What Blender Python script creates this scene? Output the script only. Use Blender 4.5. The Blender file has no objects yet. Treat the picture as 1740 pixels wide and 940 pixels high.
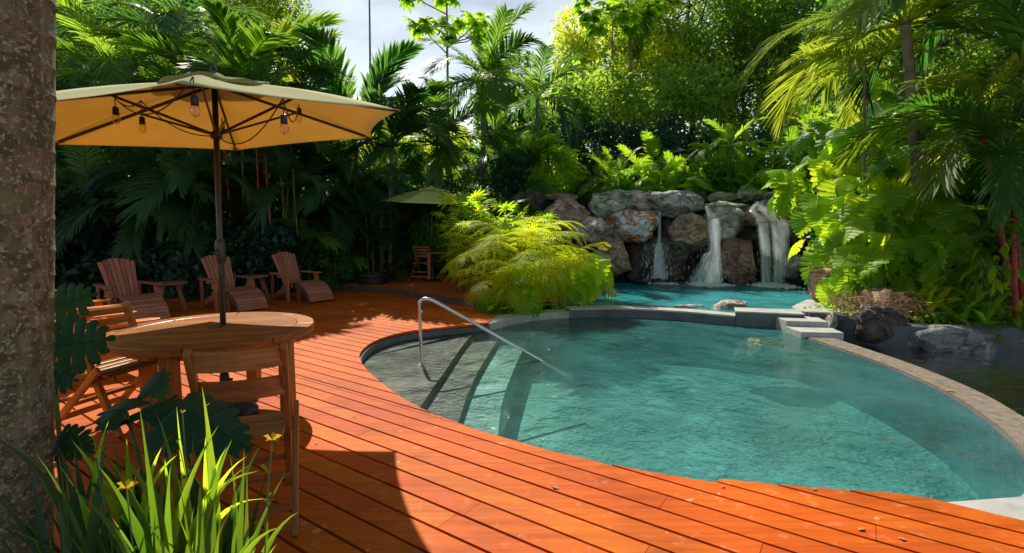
import bpy, math, random
import numpy as np
from mathutils import Vector, Matrix, noise as mnoise

sc = bpy.context.scene
C = sc.collection
R = math.radians
rng = np.random.default_rng(11)
random.seed(5)

# ------------------------------------------------------------ camera
FPX, PITCH, CAMZ = 860.0, math.atan(85 / 860.0), 1.55
cd = bpy.data.cameras.new("camera")
cd.sensor_width = 36.0
cd.lens = 36.0 * FPX / 1740.0
cd.clip_start, cd.clip_end = 0.05, 2000.0
cam = bpy.data.objects.new("camera", cd)
cam.location = (0, 0, CAMZ)
cam.rotation_euler = (math.pi / 2 - PITCH, 0, 0)
C.objects.link(cam)
sc.camera = cam

# ------------------------------------------------------------ world
SUN_EL, SUN_AZ = R(48), R(18)          # azimuth to the left of the view
w = bpy.data.worlds.new("World")
sc.world = w
w.use_nodes = True
nt = w.node_tree
nt.nodes.clear()
out = nt.nodes.new("ShaderNodeOutputWorld")
bg = nt.nodes.new("ShaderNodeBackground")
sky = nt.nodes.new("ShaderNodeTexSky")
sky.sky_type = 'NISHITA'
sky.sun_disc = False
sky.sun_elevation = SUN_EL
sky.sun_rotation = -SUN_AZ
tc = nt.nodes.new("ShaderNodeTexCoord")
mp = nt.nodes.new("ShaderNodeMapping")
mp.inputs['Scale'].default_value = (1.0, 1.0, 2.6)
mp.inputs['Location'].default_value = (0.35, 0.1, 0.2)
nz = nt.nodes.new("ShaderNodeTexNoise")
nz.inputs['Scale'].default_value = 1.5
nz.inputs['Detail'].default_value = 7
nz.inputs['Roughness'].default_value = 0.55
rp = nt.nodes.new("ShaderNodeValToRGB")
rp.color_ramp.elements[0].position = 0.46
rp.color_ramp.elements[1].position = 0.66
mix = nt.nodes.new("ShaderNodeMixRGB")
mix.inputs[2].default_value = (11.6, 12.8, 13.5, 1)
L = nt.links.new
L(tc.outputs['Generated'], mp.inputs[0]); L(mp.outputs[0], nz.inputs['Vector'])
sxz = nt.nodes.new("ShaderNodeSeparateXYZ"); L(tc.outputs['Generated'], sxz.inputs[0])
mrz = nt.nodes.new("ShaderNodeMapRange")     # banks of cloud low down, broken blue overhead
for _k, _v in ((1, 0.25), (2, 0.75), (3, 0.09), (4, -0.12)): mrz.inputs[_k].default_value = _v
L(sxz.outputs[2], mrz.inputs[0])
adz = nt.nodes.new("ShaderNodeMath"); adz.operation = 'ADD'; L(nz.outputs['Fac'], adz.inputs[0]); L(mrz.outputs[0], adz.inputs[1])
L(adz.outputs[0], rp.inputs[0]); L(rp.outputs[0], mix.inputs[0])
L(sky.outputs[0], mix.inputs[1]); L(mix.outputs[0], bg.inputs[0])
bg.inputs[1].default_value = 0.065
L(bg.outputs[0], out.inputs[0])

# ------------------------------------------------------------ sun
sd = bpy.data.lights.new("sun", 'SUN')
sd.energy = 5.0
sd.angle = R(0.5)
sd.color = (1.0, 0.93, 0.80)
so = bpy.data.objects.new("sun", sd)
C.objects.link(so)
S = Vector((-math.sin(SUN_AZ) * math.cos(SUN_EL), math.cos(SUN_AZ) * math.cos(SUN_EL), math.sin(SUN_EL)))
so.rotation_euler = S.to_track_quat('Z', 'Y').to_euler()
so.location = S * 30

vs = sc.view_settings
vs.view_transform = 'Standard'
vs.look = 'None'
vs.exposure = 0.42
vs.gamma = 1.0
cy = sc.cycles
cy.max_bounces = 7
cy.diffuse_bounces = 3
cy.glossy_bounces = 3
cy.transmission_bounces = 4
cy.transparent_max_bounces = 12
cy.use_denoising = True
cy.sample_clamp_indirect = 4.0
cy.caustics_reflective = False
cy.caustics_refractive = False

# ------------------------------------------------------------ pixel helpers
def ray(px, py):
    u = (px - 870) / FPX
    v = -(py - 470) / FPX
    return np.array([u, math.cos(PITCH) + v * math.sin(PITCH), -math.sin(PITCH) + v * math.cos(PITCH)])
def G(px, py, z=0.0):                   # the point of the plane at height z
    d = ray(px, py)
    t = (z - CAMZ) / d[2]
    return Vector((d[0] * t, d[1] * t, z))
def D(px, py, Y):                       # the point at forward distance Y
    d = ray(px, py)
    t = Y / d[1]
    return Vector((d[0] * t, Y, CAMZ + d[2] * t))

# ------------------------------------------------------------ object helpers
def link(o, parent=None):
    C.objects.link(o)
    if parent is not None:
        o.parent = parent
    return o
def tag(o, label=None, cat=None, group=None, kind=None):
    if label: o['label'] = label
    if cat: o['category'] = cat
    if group: o['group'] = group
    if kind: o['kind'] = kind
    return o
def thing(name, label, cat, loc=(0, 0, 0), rz=0.0, group=None):
    o = bpy.data.objects.new(name, None)
    o.empty_display_size = 0.1
    o.location = loc
    o.rotation_euler = (0, 0, rz)
    link(o)
    return tag(o, label, cat, group)
def np_mesh(name, V, F, smooth=False, grain=None):
    V = np.asarray(V, np.float32)
    F = np.asarray(F, np.int32)
    me = bpy.data.meshes.new(name)
    me.vertices.add(len(V))
    me.vertices.foreach_set("co", V.ravel())
    k = F.shape[1]
    me.loops.add(F.size)
    me.loops.foreach_set("vertex_index", F.ravel())
    me.polygons.add(len(F))
    me.polygons.foreach_set("loop_start", np.arange(0, F.size, k, dtype=np.int32))
    me.polygons.foreach_set("loop_total", np.full(len(F), k, np.int32))
    if smooth:
        me.polygons.foreach_set("use_smooth", np.ones(len(F), bool))
    me.update(calc_edges=True)
    if grain is not None:
        a = me.attributes.new("grain", 'FLOAT_VECTOR', 'POINT')
        a.data.foreach_set("vector", np.asarray(grain, np.float32).ravel())
    return me
def mobj(name, me, mat=None, parent=None, kind=None):
    if mat is not None and not me.materials:
        me.materials.append(mat)
    o = bpy.data.objects.new(name, me)
    link(o, parent)
    if kind: o['kind'] = kind
    return o

class MB:
    """collects faces, then becomes one mesh object"""
    def __init__(s):
        s.V, s.F, s.G = [], [], []
    def add(s, V, F, grain=None):
        b = len(s.V)
        s.V += [tuple(v) for v in V]
        s.G += [tuple(g) for g in (grain if grain is not None else V)]
        s.F += [tuple(i + b for i in f) for f in F]
        return s
    def bar(s, a, b, w, t, up=(0, 0, 1), w1=None, t1=None, g0=None):
        """box from a to b; w across, t along up"""
        a, b = Vector(a), Vector(b)
        d = (b - a); ln = d.length; d.normalize()
        up = Vector(up)
        sd_ = d.cross(up)
        if sd_.length < 1e-4: sd_ = d.cross(Vector((0, 1, 0)))
        sd_.normalize(); u = sd_.cross(d).normalized()
        w1 = w if w1 is None else w1; t1 = t if t1 is None else t1
        off = random.random() * 9 if g0 is None else g0
        V, Gr = [], []
        for (p, ww, tt, l) in ((a, w, t, 0), (b, w1, t1, ln)):
            for (i, j) in ((-1, -1), (1, -1), (1, 1), (-1, 1)):
                V.append(p + sd_ * (i * ww / 2) + u * (j * tt / 2))
                Gr.append((l + off, i * ww / 2 + off, j * tt / 2))
        s.add(V, [(3, 2, 1, 0), (4, 5, 6, 7), (0, 1, 5, 4), (1, 2, 6, 5), (2, 3, 7, 6), (3, 0, 4, 7)], Gr)
        return s
    def curvebar(s, pts, w, h):
        """one continuous curved board standing on edge: w thick, h high"""
        pts = [Vector(p) for p in pts]; n = len(pts); off = random.random() * 9
        V, Gr, F, l = [], [], [], 0
        for i, p in enumerate(pts):
            d = (pts[min(i + 1, n - 1)] - pts[max(i - 1, 0)]).normalized(); sd_ = d.cross(Vector((0, 0, 1))).normalized()
            if i: l += (p - pts[i - 1]).length
            for (a, b) in ((-1, -1), (1, -1), (1, 1), (-1, 1)):
                V.append(p + sd_ * (a * w / 2) + Vector((0, 0, b * h / 2))); Gr.append((l + off, a * w / 2 + off, b * h / 2))
        for i in range(n - 1):
            o = 4 * i
            for k in range(4): F.append((o + k, o + (k + 1) % 4, o + 4 + (k + 1) % 4, o + 4 + k))
        F += [(3, 2, 1, 0), tuple(4 * (n - 1) + k for k in range(4))]
        s.add(V, F, Gr)
        return s
    def box(s, c, size):
        c = Vector(c)
        h = Vector(size) / 2
        return s.bar(c - Vector((h.x, 0, 0)), c + Vector((h.x, 0, 0)), size[1], size[2])
    def tube(s, pts, r, n=8, cap=True):
        pts = [Vector(p) for p in pts]
        rs = [r] * len(pts) if not hasattr(r, '__len__') else list(r)
        V, Gr, F = [], [], []
        prev = None; l = 0
        for i, p in enumerate(pts):
            d = (pts[min(i + 1, len(pts) - 1)] - pts[max(i - 1, 0)]).normalized()
            if prev is None:
                a = d.cross(Vector((0, 0, 1)))
                if a.length < 0.1: a = d.cross(Vector((1, 0, 0)))
            else:
                a = prev - d * prev.dot(d)
            a.normalize(); prev = a
            b = d.cross(a)
            if i: l += (p - pts[i - 1]).length
            for k in range(n):
                an = 2 * math.pi * k / n
                V.append(p + (a * math.cos(an) + b * math.sin(an)) * rs[i])
                Gr.append((l, an * rs[i], 0))
        for i in range(len(pts) - 1):
            for k in range(n):
                F.append((i * n + k, i * n + (k + 1) % n, (i + 1) * n + (k + 1) % n, (i + 1) * n + k))
        if cap:
            F.append(tuple(range(n))[::-1]); F.append(tuple((len(pts) - 1) * n + k for k in range(n)))
        s.add(V, F, Gr)
        return s
    def lathe(s, prof, c=(0, 0, 0), n=20, axis=None):
        c = Vector(c)
        V, F = [], []
        for (r, z) in prof:
            for k in range(n):
                an = 2 * math.pi * k / n
                V.append(c + Vector((r * math.cos(an), r * math.sin(an), z)))
        for i in range(len(prof) - 1):
            for k in range(n):
                F.append((i * n + k, i * n + (k + 1) % n, (i + 1) * n + (k + 1) % n, (i + 1) * n + k))
        F.append(tuple(range(n))[::-1]); F.append(tuple((len(prof) - 1) * n + k for k in range(n)))
        s.add(V, F)
        return s
    def prism(s, poly, z0, z1):
        n = len(poly)
        V = [(p[0], p[1], z0) for p in poly] + [(p[0], p[1], z1) for p in poly]
        F = [tuple(range(n))[::-1], tuple(range(n, 2 * n))] + [(i, (i + 1) % n, n + (i + 1) % n, n + i) for i in range(n)]
        s.add(V, F)
        return s
    def build(s, name, mat, parent=None, smooth=False, bevel=0.0, kind=None):
        me = bpy.data.meshes.new(name)
        me.from_pydata([tuple(v) for v in s.V], [], s.F)
        a = me.attributes.new("grain", 'FLOAT_VECTOR', 'POINT')
        a.data.foreach_set("vector", np.array(s.G, np.float32).ravel())
        if smooth:
            me.polygons.foreach_set("use_smooth", [True] * len(me.polygons))
        me.update()
        o = mobj(name, me, mat, parent, kind)
        if bevel:
            m = o.modifiers.new("bevel", 'BEVEL')
            m.width = bevel; m.segments = 2; m.limit_method = 'ANGLE'; m.angle_limit = R(40)
        return o

def copy_tree(o, parent=None):
    c = o.copy()
    C.objects.link(c)
    if parent is not None: c.parent = parent
    for ch in list(o.children):
        copy_tree(ch, c)
    return c

def catmull(P, k=6, closed=False):
    P = [np.array(p, float) for p in P]
    n = len(P); o = []
    for i in range(n if closed else n - 1):
        if closed: a, b, c, d = P[i - 1], P[i], P[(i + 1) % n], P[(i + 2) % n]
        else: a, b, c, d = P[max(i - 1, 0)], P[i], P[i + 1], P[min(i + 2, n - 1)]
        for t in np.arange(k) / k:
            o.append(0.5 * ((2 * b) + (-a + c) * t + (2 * a - 5 * b + 4 * c - d) * t * t + (-a + 3 * b - 3 * c + d) * t ** 3))
    if not closed: o.append(P[-1])
    return [tuple(q) for q in o]

def inside(px, py, poly):
    poly = np.asarray(poly)
    x, y = np.asarray(px, float), np.asarray(py, float)
    r = np.zeros(x.shape, bool)
    j = len(poly) - 1
    for i in range(len(poly)):
        xi, yi = poly[i][:2]; xj, yj = poly[j][:2]
        if yi != yj:
            c = ((yi > y) != (yj > y)) & (x < (xj - xi) * (y - yi) / (yj - yi) + xi)
            r ^= c
        j = i
    return r

# ------------------------------------------------------------ materials
MATS = {}
def newmat(name):
    m = bpy.data.materials.new(name)
    m.use_nodes = True
    m.node_tree.nodes.clear()
    return m, m.node_tree
class N:
    """tiny node wrapper"""
    def __init__(s, nt): s.nt = nt
    def __call__(s, t, **kw):
        n = s.nt.nodes.new("ShaderNode" + t)
        for k, v in kw.items():
            if k in ('blend_type', 'operation', 'feature', 'distribution', 'attribute_name', 'data_type', 'noise_dimensions', 'interpolation_type'): setattr(n, k, v)
        return n
    def l(s, a, b): s.nt.links.new(a, b)
def rampset(r, stops):
    e = r.color_ramp.elements
    while len(e) > 1: e.remove(e[0])
    e[0].position = stops[0][0]; e[0].color = (*stops[0][1], 1)
    for p, c in stops[1:]:
        q = e.new(p); q.color = (*c, 1)
def principled(nd, rough=0.6, spec=0.4, metal=0.0):
    b = nd('BsdfPrincipled')
    b.inputs['Roughness'].default_value = rough
    b.inputs['Specular IOR Level'].default_value = spec
    b.inputs['Metallic'].default_value = metal
    return b
def vecsrc(nd, nt, src, scale, rot=(0, 0, 0)):
    mp = nd('Mapping')
    mp.inputs['Scale'].default_value = scale
    mp.inputs['Rotation'].default_value = rot
    if src == 'grain':
        a = nd('Attribute', attribute_name='grain'); nt.links.new(a.outputs['Vector'], mp.inputs[0])
    elif src == 'pos':
        a = nd('NewGeometry'); nt.links.new(a.outputs['Position'], mp.inputs[0])
    else:
        a = nd('TexCoord'); nt.links.new(a.outputs['Object'], mp.inputs[0])
    return mp.outputs[0]
def noise(nd, nt, vec, scale, detail=4, rough=0.55, dist=0.0):
    n = nd('TexNoise')
    n.inputs['Scale'].default_value = scale
    n.inputs['Detail'].default_value = detail
    n.inputs['Roughness'].default_value = rough
    n.inputs['Distortion'].default_value = dist
    if vec is not None: nt.links.new(vec, n.inputs['Vector'])
    return n

def wood(name, dark, mid, light, rough=0.45, spec=0.3, scale=(2.2, 40, 40), src='grain', rot=(0, 0, 0), bump=0.25, coat=0.0, wear=None, rand=0.25):
    m, nt = newmat(name); nd = N(nt)
    o = nd('OutputMaterial'); b = principled(nd, rough, spec)
    b.inputs['Coat Weight'].default_value = coat
    b.inputs['Coat Roughness'].default_value = 0.25
    v = vecsrc(nd, nt, src, scale, rot)
    n1 = noise(nd, nt, v, 1.0, 6, 0.6, 0.6)
    r = nd('ValToRGB'); rampset(r, [(0.30, dark), (0.5, mid), (0.72, light)])
    nt.links.new(n1.outputs['Fac'], r.inputs[0])
    oi = nd('ObjectInfo')
    mr = nd('MapRange'); mr.inputs[3].default_value = 1 - rand; mr.inputs[4].default_value = 1 + rand
    nt.links.new(oi.outputs['Random'], mr.inputs[0])
    hs = nd('HueSaturation')
    nt.links.new(mr.outputs[0], hs.inputs['Value']); nt.links.new(r.outputs[0], hs.inputs['Color'])
    mh = nd('MapRange'); mh.inputs[3].default_value = 0.496; mh.inputs[4].default_value = 0.509
    mul = nd('Math', operation='FRACT'); m7 = nd('Math', operation='MULTIPLY'); m7.inputs[1].default_value = 7.31
    nt.links.new(oi.outputs['Random'], m7.inputs[0]); nt.links.new(m7.outputs[0], mul.inputs[0]); nt.links.new(mul.outputs[0], mh.inputs[0])
    nt.links.new(mh.outputs[0], hs.inputs['Hue'])
    col = hs.outputs[0]
    rv = None
    if wear:
        gp = vecsrc(nd, nt, 'pos', (1, 1, 1))
        n2 = noise(nd, nt, gp, 9.0, 5, 0.65)
        r2 = nd('ValToRGB'); rampset(r2, [(0.58, (0, 0, 0)), (0.72, (0.5, 0.5, 0.5))])
        nt.links.new(n2.outputs['Fac'], r2.inputs[0])
        vo = nd('TexVoronoi'); vo.inputs['Scale'].default_value = 4.3
        dn = noise(nd, nt, gp, 6.0, 3)
        mm = nd('MixRGB', blend_type='ADD'); mm.inputs[0].default_value = 0.22
        nt.links.new(gp, mm.inputs[1]); nt.links.new(dn.outputs['Color'], mm.inputs[2]); nt.links.new(mm.outputs[0], vo.inputs['Vector'])
        r3 = nd('ValToRGB'); rampset(r3, [(0.055, (0.8, 0.8, 0.8)), (0.085, (0, 0, 0))])
        nt.links.new(vo.outputs['Distance'], r3.inputs[0])
        ad = nd('MixRGB', blend_type='LIGHTEN'); ad.inputs[0].default_value = 1
        nt.links.new(r2.outputs[0], ad.inputs[1]); nt.links.new(r3.outputs[0], ad.inputs[2])
        mx = nd('MixRGB'); mx.inputs[2].default_value = (*wear, 1)
        sc_ = nd('Math', operation='MULTIPLY'); sc_.inputs[1].default_value = 0.85
        nt.links.new(ad.outputs[0], sc_.inputs[0]); nt.links.new(sc_.outputs[0], mx.inputs[0]); nt.links.new(col, mx.inputs[1])
        col = mx.outputs[0]
        n4 = noise(nd, nt, gp, 1.1, 4)
        r4 = nd('MapRange'); r4.inputs[1].default_value = 0.35; r4.inputs[2].default_value = 0.65; r4.inputs[3].default_value = 0.72; r4.inputs[4].default_value = 1.12
        nt.links.new(n4.outputs['Fac'], r4.inputs[0])
        h4 = nd('HueSaturation'); nt.links.new(col, h4.inputs['Color']); nt.links.new(r4.outputs[0], h4.inputs['Value'])
        col = h4.outputs[0]
        rr = nd('MapRange'); rr.inputs[3].default_value = rough - 0.1; rr.inputs[4].default_value = rough + 0.25
        nt.links.new(n2.outputs['Fac'], rr.inputs[0]); nt.links.new(rr.outputs[0], b.inputs['Roughness'])
    nt.links.new(col, b.inputs['Base Color'])
    bp = nd('Bump'); bp.inputs['Strength'].default_value = bump; bp.inputs['Distance'].default_value = 0.003
    nt.links.new(n1.outputs['Fac'], bp.inputs['Height']); nt.links.new(bp.outputs[0], b.inputs['Normal'])
    nt.links.new(b.outputs[0], o.inputs[0])
    return m

def leafmat(name, dif, tra, rough=0.45, tw=0.45, spec=0.35, var=0.35, nscale=1.2, hue=0.03, dead=None, deadamt=0.0):
    m, nt = newmat(name); nd = N(nt)
    o = nd('OutputMaterial'); b = principled(nd, rough, spec); t = nd('BsdfTranslucent'); mx = nd('MixShader')
    mx.inputs[0].default_value = tw
    oi = nd('ObjectInfo')
    g = nd('NewGeometry')
    n1 = noise(nd, nt, g.outputs['Position'], nscale, 3)
    ad = nd('Math', operation='ADD'); nt.links.new(oi.outputs['Random'], ad.inputs[0]); nt.links.new(n1.outputs['Fac'], ad.inputs[1])
    mr = nd('MapRange'); mr.inputs[1].default_value = 0.3; mr.inputs[2].default_value = 1.7
    mr.inputs[3].default_value = 1 - var; mr.inputs[4].default_value = 1 + var
    nt.links.new(ad.outputs[0], mr.inputs[0])
    n2 = noise(nd, nt, g.outputs['Position'], nscale * 2.7, 2)
    ad2 = nd('Math', operation='ADD'); nt.links.new(oi.outputs['Random'], ad2.inputs[0]); nt.links.new(n2.outputs['Fac'], ad2.inputs[1])
    mh = nd('MapRange'); mh.inputs[1].default_value = 0.3; mh.inputs[2].default_value = 1.7
    mh.inputs[3].default_value = 0.5 + hue; mh.inputs[4].default_value = 0.5 - hue
    nt.links.new(ad2.outputs[0], mh.inputs[0])
    for col, tgt in ((dif, b.inputs['Base Color']), (tra, t.inputs['Color'])):
        h = nd('HueSaturation'); h.inputs['Color'].default_value = (*col, 1)
        nt.links.new(mr.outputs[0], h.inputs['Value']); nt.links.new(mh.outputs[0], h.inputs['Hue'])
        src = h.outputs[0]
        if dead:
            n3 = noise(nd, nt, g.outputs['Position'], 7.0, 2)
            r3 = nd('ValToRGB'); rampset(r3, [(0.62 - deadamt, (0, 0, 0)), (0.72 - deadamt, (1, 1, 1))])
            nt.links.new(n3.outputs['Fac'], r3.inputs[0])
            md = nd('MixRGB'); md.inputs[2].default_value = (*dead, 1)
            nt.links.new(r3.outputs[0], md.inputs[0]); nt.links.new(src, md.inputs[1]); src = md.outputs[0]
        nt.links.new(src, tgt)
    nt.links.new(b.outputs[0], mx.inputs[1]); nt.links.new(t.outputs[0], mx.inputs[2]); nt.links.new(mx.outputs[0], o.inputs[0])
    return m

def simple(name, col, rough=0.5, metal=0.0, spec=0.4, var=0.0, nscale=8, bump=0.0, col2=None):
    m, nt = newmat(name); nd = N(nt)
    o = nd('OutputMaterial'); b = principled(nd, rough, spec, metal)
    b.inputs['Base Color'].default_value = (*col, 1)
    if var or col2 or bump:
        g = vecsrc(nd, nt, 'pos', (1, 1, 1))
        n1 = noise(nd, nt, g, nscale, 7, 0.62)
        c2 = col2 or tuple(c * (1 - var) for c in col)
        r = nd('ValToRGB'); rampset(r, [(0.35, c2), (0.65, col)])
        nt.links.new(n1.outputs['Fac'], r.inputs[0]); nt.links.new(r.outputs[0], b.inputs['Base Color'])
        if bump:
            n3 = noise(nd, nt, g, nscale * 6, 6, 0.7)
            bp = nd('Bump'); bp.inputs['Strength'].default_value = bump; bp.inputs['Distance'].default_value = 0.01
            nt.links.new(n3.outputs['Fac'], bp.inputs['Height']); nt.links.new(bp.outputs[0], b.inputs['Normal'])
    nt.links.new(b.outputs[0], o.inputs[0])
    return m

def rockmat(name, cols, patch=None, patchamt=0.5, rough=0.8, moss=None, scale=1.0, bump=0.9, wet=False):
    m, nt = newmat(name); nd = N(nt)
    o = nd('OutputMaterial'); b = principled(nd, rough, 0.35)
    g = vecsrc(nd, nt, 'pos', (scale, scale, scale * 1.5), (0.4, 0.5, 0.2))
    n1 = noise(nd, nt, g, 3.2, 9, 0.66, 0.7)
    r = nd('ValToRGB'); k = len(cols)
    rampset(r, [(0.33 + 0.34 * i / (k - 1), c) for i, c in enumerate(cols)])
    nt.links.new(n1.outputs['Fac'], r.inputs[0])
    col = r.outputs[0]
    if patch:
        n2 = noise(nd, nt, g, 1.9, 6, 0.6, 1.5)
        r2 = nd('ValToRGB'); rampset(r2, [(1 - patchamt - 0.03, (0, 0, 0)), (1 - patchamt + 0.04, (1, 1, 1))])
        nt.links.new(n2.outputs['Fac'], r2.inputs[0])
        mx = nd('MixRGB'); mx.inputs[2].default_value = (*patch, 1)
        nt.links.new(r2.outputs[0], mx.inputs[0]); nt.links.new(col, mx.inputs[1]); col = mx.outputs[0]
    # fine grain and dark cracks
    n3 = noise(nd, nt, g, 22, 8, 0.75)
    mr = nd('MapRange'); mr.inputs[1].default_value = 0.3; mr.inputs[2].default_value = 0.7; mr.inputs[3].default_value = 0.55; mr.inputs[4].default_value = 1.35
    nt.links.new(n3.outputs['Fac'], mr.inputs[0])
    hs = nd('HueSaturation'); nt.links.new(col, hs.inputs['Color']); nt.links.new(mr.outputs[0], hs.inputs['Value'])
    vo = nd('TexVoronoi', feature='DISTANCE_TO_EDGE'); vo.inputs['Scale'].default_value = 2.4
    dm = nd('MixRGB', blend_type='ADD'); dm.inputs[0].default_value = 0.5
    nt.links.new(g, dm.inputs[1]); nt.links.new(n1.outputs['Color'], dm.inputs[2]); nt.links.new(dm.outputs[0], vo.inputs['Vector'])
    r5 = nd('ValToRGB'); rampset(r5, [(0.0, (0.35, 0.35, 0.35)), (0.035, (1, 1, 1))])
    nt.links.new(vo.outputs['Distance'], r5.inputs[0])
    ml = nd('MixRGB', blend_type='MULTIPLY'); ml.inputs[0].default_value = 0.8
    nt.links.new(hs.outputs[0], ml.inputs[1]); nt.links.new(r5.outputs[0], ml.inputs[2])
    nt.links.new(ml.outputs[0], b.inputs['Base Color'])
    ba = nd('Math', operation='MULTIPLY'); nt.links.new(n3.outputs['Fac'], ba.inputs[0]); ba.inputs[1].default_value = 0.35
    bb = nd('Math', operation='ADD'); nt.links.new(ba.outputs[0], bb.inputs[0]); nt.links.new(n1.outputs['Fac'], bb.inputs[1])
    bc = nd('Math', operation='ADD'); nt.links.new(bb.outputs[0], bc.inputs[0])
    bs = nd('Math', operation='MULTIPLY'); bs.inputs[1].default_value = 0.3; nt.links.new(r5.outputs[0], bs.inputs[0]); nt.links.new(bs.outputs[0], bc.inputs[1])
    bp = nd('Bump'); bp.inputs['Strength'].default_value = bump; bp.inputs['Distance'].default_value = 0.09
    nt.links.new(bc.outputs[0], bp.inputs['Height']); nt.links.new(bp.outputs[0], b.inputs['Normal'])
    nt.links.new(b.outputs[0], o.inputs[0])
    return m

def watermat(name, tint, absorb=None, density=0.0, cloudy=None, camt=0.45, shallow=False, bumpd=0.03, scale=2.2, rough=0.02, flow=(1, 1, 1)):
    m, nt = newmat(name); nd = N(nt)
    o = nd('OutputMaterial')
    tr = nd('BsdfTransparent'); tr.inputs[0].default_value = (*tint, 1)
    gl = nd('BsdfGlossy'); gl.inputs['Roughness'].default_value = rough
    fr = nd('Fresnel'); fr.inputs['IOR'].default_value = 1.33
    mx = nd('MixShader')
    v = vecsrc(nd, nt, 'pos', flow)
    n1 = noise(nd, nt, v, scale, 3, 0.5, 0.8)
    n2 = noise(nd, nt, v, scale * 4.2, 3, 0.55, 1.2)
    n3 = noise(nd, nt, v, scale * 11, 2, 0.5, 0.6)
    nm = noise(nd, nt, v, scale * .35, 2, 0.5)
    ag = nd('MapRange'); ag.inputs[1].default_value = .38; ag.inputs[2].default_value = .62; ag.inputs[3].default_value = .35; ag.inputs[4].default_value = 1.5
    nt.links.new(nm.outputs['Fac'], ag.inputs[0])
    f = nd('Math', operation='MULTIPLY'); nt.links.new(n2.outputs['Fac'], f.inputs[0]); nt.links.new(ag.outputs[0], f.inputs[1])
    g3 = nd('Math', operation='MULTIPLY'); nt.links.new(n3.outputs['Fac'], g3.inputs[0]); nt.links.new(ag.outputs[0], g3.inputs[1])
    a = nd('Math', operation='MULTIPLY_ADD'); nt.links.new(f.outputs[0], a.inputs[0]); a.inputs[1].default_value = 0.42; nt.links.new(n1.outputs['Fac'], a.inputs[2])
    c = nd('Math', operation='MULTIPLY_ADD'); nt.links.new(g3.outputs[0], c.inputs[0]); c.inputs[1].default_value = 0.11; nt.links.new(a.outputs[0], c.inputs[2])
    bp = nd('Bump'); bp.inputs['Strength'].default_value = 1.0; bp.inputs['Distance'].default_value = bumpd
    nt.links.new(c.outputs[0], bp.inputs['Height'])
    nt.links.new(bp.outputs[0], gl.inputs['Normal']); nt.links.new(bp.outputs[0], fr.inputs['Normal'])
    body = tr
    if cloudy:
        df = nd('BsdfDiffuse'); md = nd('MixShader'); md.inputs[0].default_value = camt
        nc = noise(nd, nt, vecsrc(nd, nt, 'pos', (1, 1, 1)), .9, 5, .6, 1.0)
        rc = nd('ValToRGB'); rampset(rc, [(.34, tuple(c * .62 for c in cloudy)), (.66, tuple(min(1, c * 1.3) for c in cloudy))])
        nt.links.new(nc.outputs['Fac'], rc.inputs[0]); nt.links.new(rc.outputs[0], df.inputs[0])
        bd = nd('Bump'); bd.inputs['Strength'].default_value = .5; bd.inputs['Distance'].default_value = .05; nt.links.new(n1.outputs['Fac'], bd.inputs['Height']); nt.links.new(bd.outputs[0], df.inputs['Normal'])
        nt.links.new(tr.outputs[0], md.inputs[1]); nt.links.new(df.outputs[0], md.inputs[2]); body = md
        if shallow:      # the water gets deeper, so cloudier, away from the steps
            pg = nd('NewGeometry'); sx = nd('SeparateXYZ'); nt.links.new(pg.outputs['Position'], sx.inputs[0])
            ma = nd('Math', operation='MULTIPLY_ADD'); nt.links.new(sx.outputs[1], ma.inputs[0]); ma.inputs[1].default_value = -0.07; nt.links.new(sx.outputs[0], ma.inputs[2])
            dm = nd('MapRange'); dm.inputs[1].default_value = -1.1; dm.inputs[2].default_value = 0.7; dm.inputs[3].default_value = .02; dm.inputs[4].default_value = camt
            nt.links.new(ma.outputs[0], dm.inputs[0]); nt.links.new(dm.outputs[0], md.inputs[0])
    nt.links.new(fr.outputs[0], mx.inputs[0]); nt.links.new(body.outputs[0], mx.inputs[1]); nt.links.new(gl.outputs[0], mx.inputs[2])
    nt.links.new(mx.outputs[0], o.inputs[0])
    if absorb:
        va = nd('VolumeAbsorption'); va.inputs[0].default_value = (*absorb, 1); va.inputs[1].default_value = density
        nt.links.new(va.outputs[0], o.inputs['Volume'])
    return m

BOARD_ROT = R(-145.2)   # turns world so that x runs along the boards (-.82,.57)
M = {}
M['deck'] = wood('deck_wood', (0.40, 0.064, 0.003), (0.53, 0.094, 0.004), (0.62, 0.125, 0.006), rough=0.55, spec=0.14, scale=(1.6, 26, 26), src='pos', rot=(0, 0, BOARD_ROT), bump=0.25, wear=(0.70, 0.33, 0.18), rand=0.07)
M['deck_far'] = wood('far_deck_wood', (0.42, 0.06, 0.01), (0.52, 0.09, 0.014), (0.60, 0.12, 0.02), rough=0.35, scale=(1.6, 26, 26), src='pos', rot=(0, 0, 0), bump=0.2)
M['table'] = wood('table_wood', (0.15, 0.045, 0.005), (0.29, 0.090, 0.007), (0.42, 0.145, 0.010), rough=0.35, scale=(3, 34, 34), rand=0.28)
M['chair'] = wood('folding_chair_wood', (0.17, 0.06, 0.018), (0.28, 0.10, 0.028), (0.38, 0.15, 0.04), rough=0.42, scale=(4, 50, 50), rand=0.12)
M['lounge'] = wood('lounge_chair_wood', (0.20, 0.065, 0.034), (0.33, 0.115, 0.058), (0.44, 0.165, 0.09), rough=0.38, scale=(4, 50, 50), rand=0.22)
M['lounge_sunlit'] = wood('sunlit_chair_wood', (0.42, 0.09, 0.015), (0.60, 0.16, 0.02), (0.70, 0.22, 0.03), rough=0.38, scale=(4, 50, 50), rand=0.15)  # lit copy of the lounge wood, sunlight put into its colour
M['bark_dark'] = simple('dark_bark', (0.10, 0.075, 0.05), 0.9, var=0.5, nscale=9, bump=0.5)
M['bark_grey'] = simple('grey_bark', (0.26, 0.22, 0.15), 0.85, var=0.45, nscale=6, bump=0.4)
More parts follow.
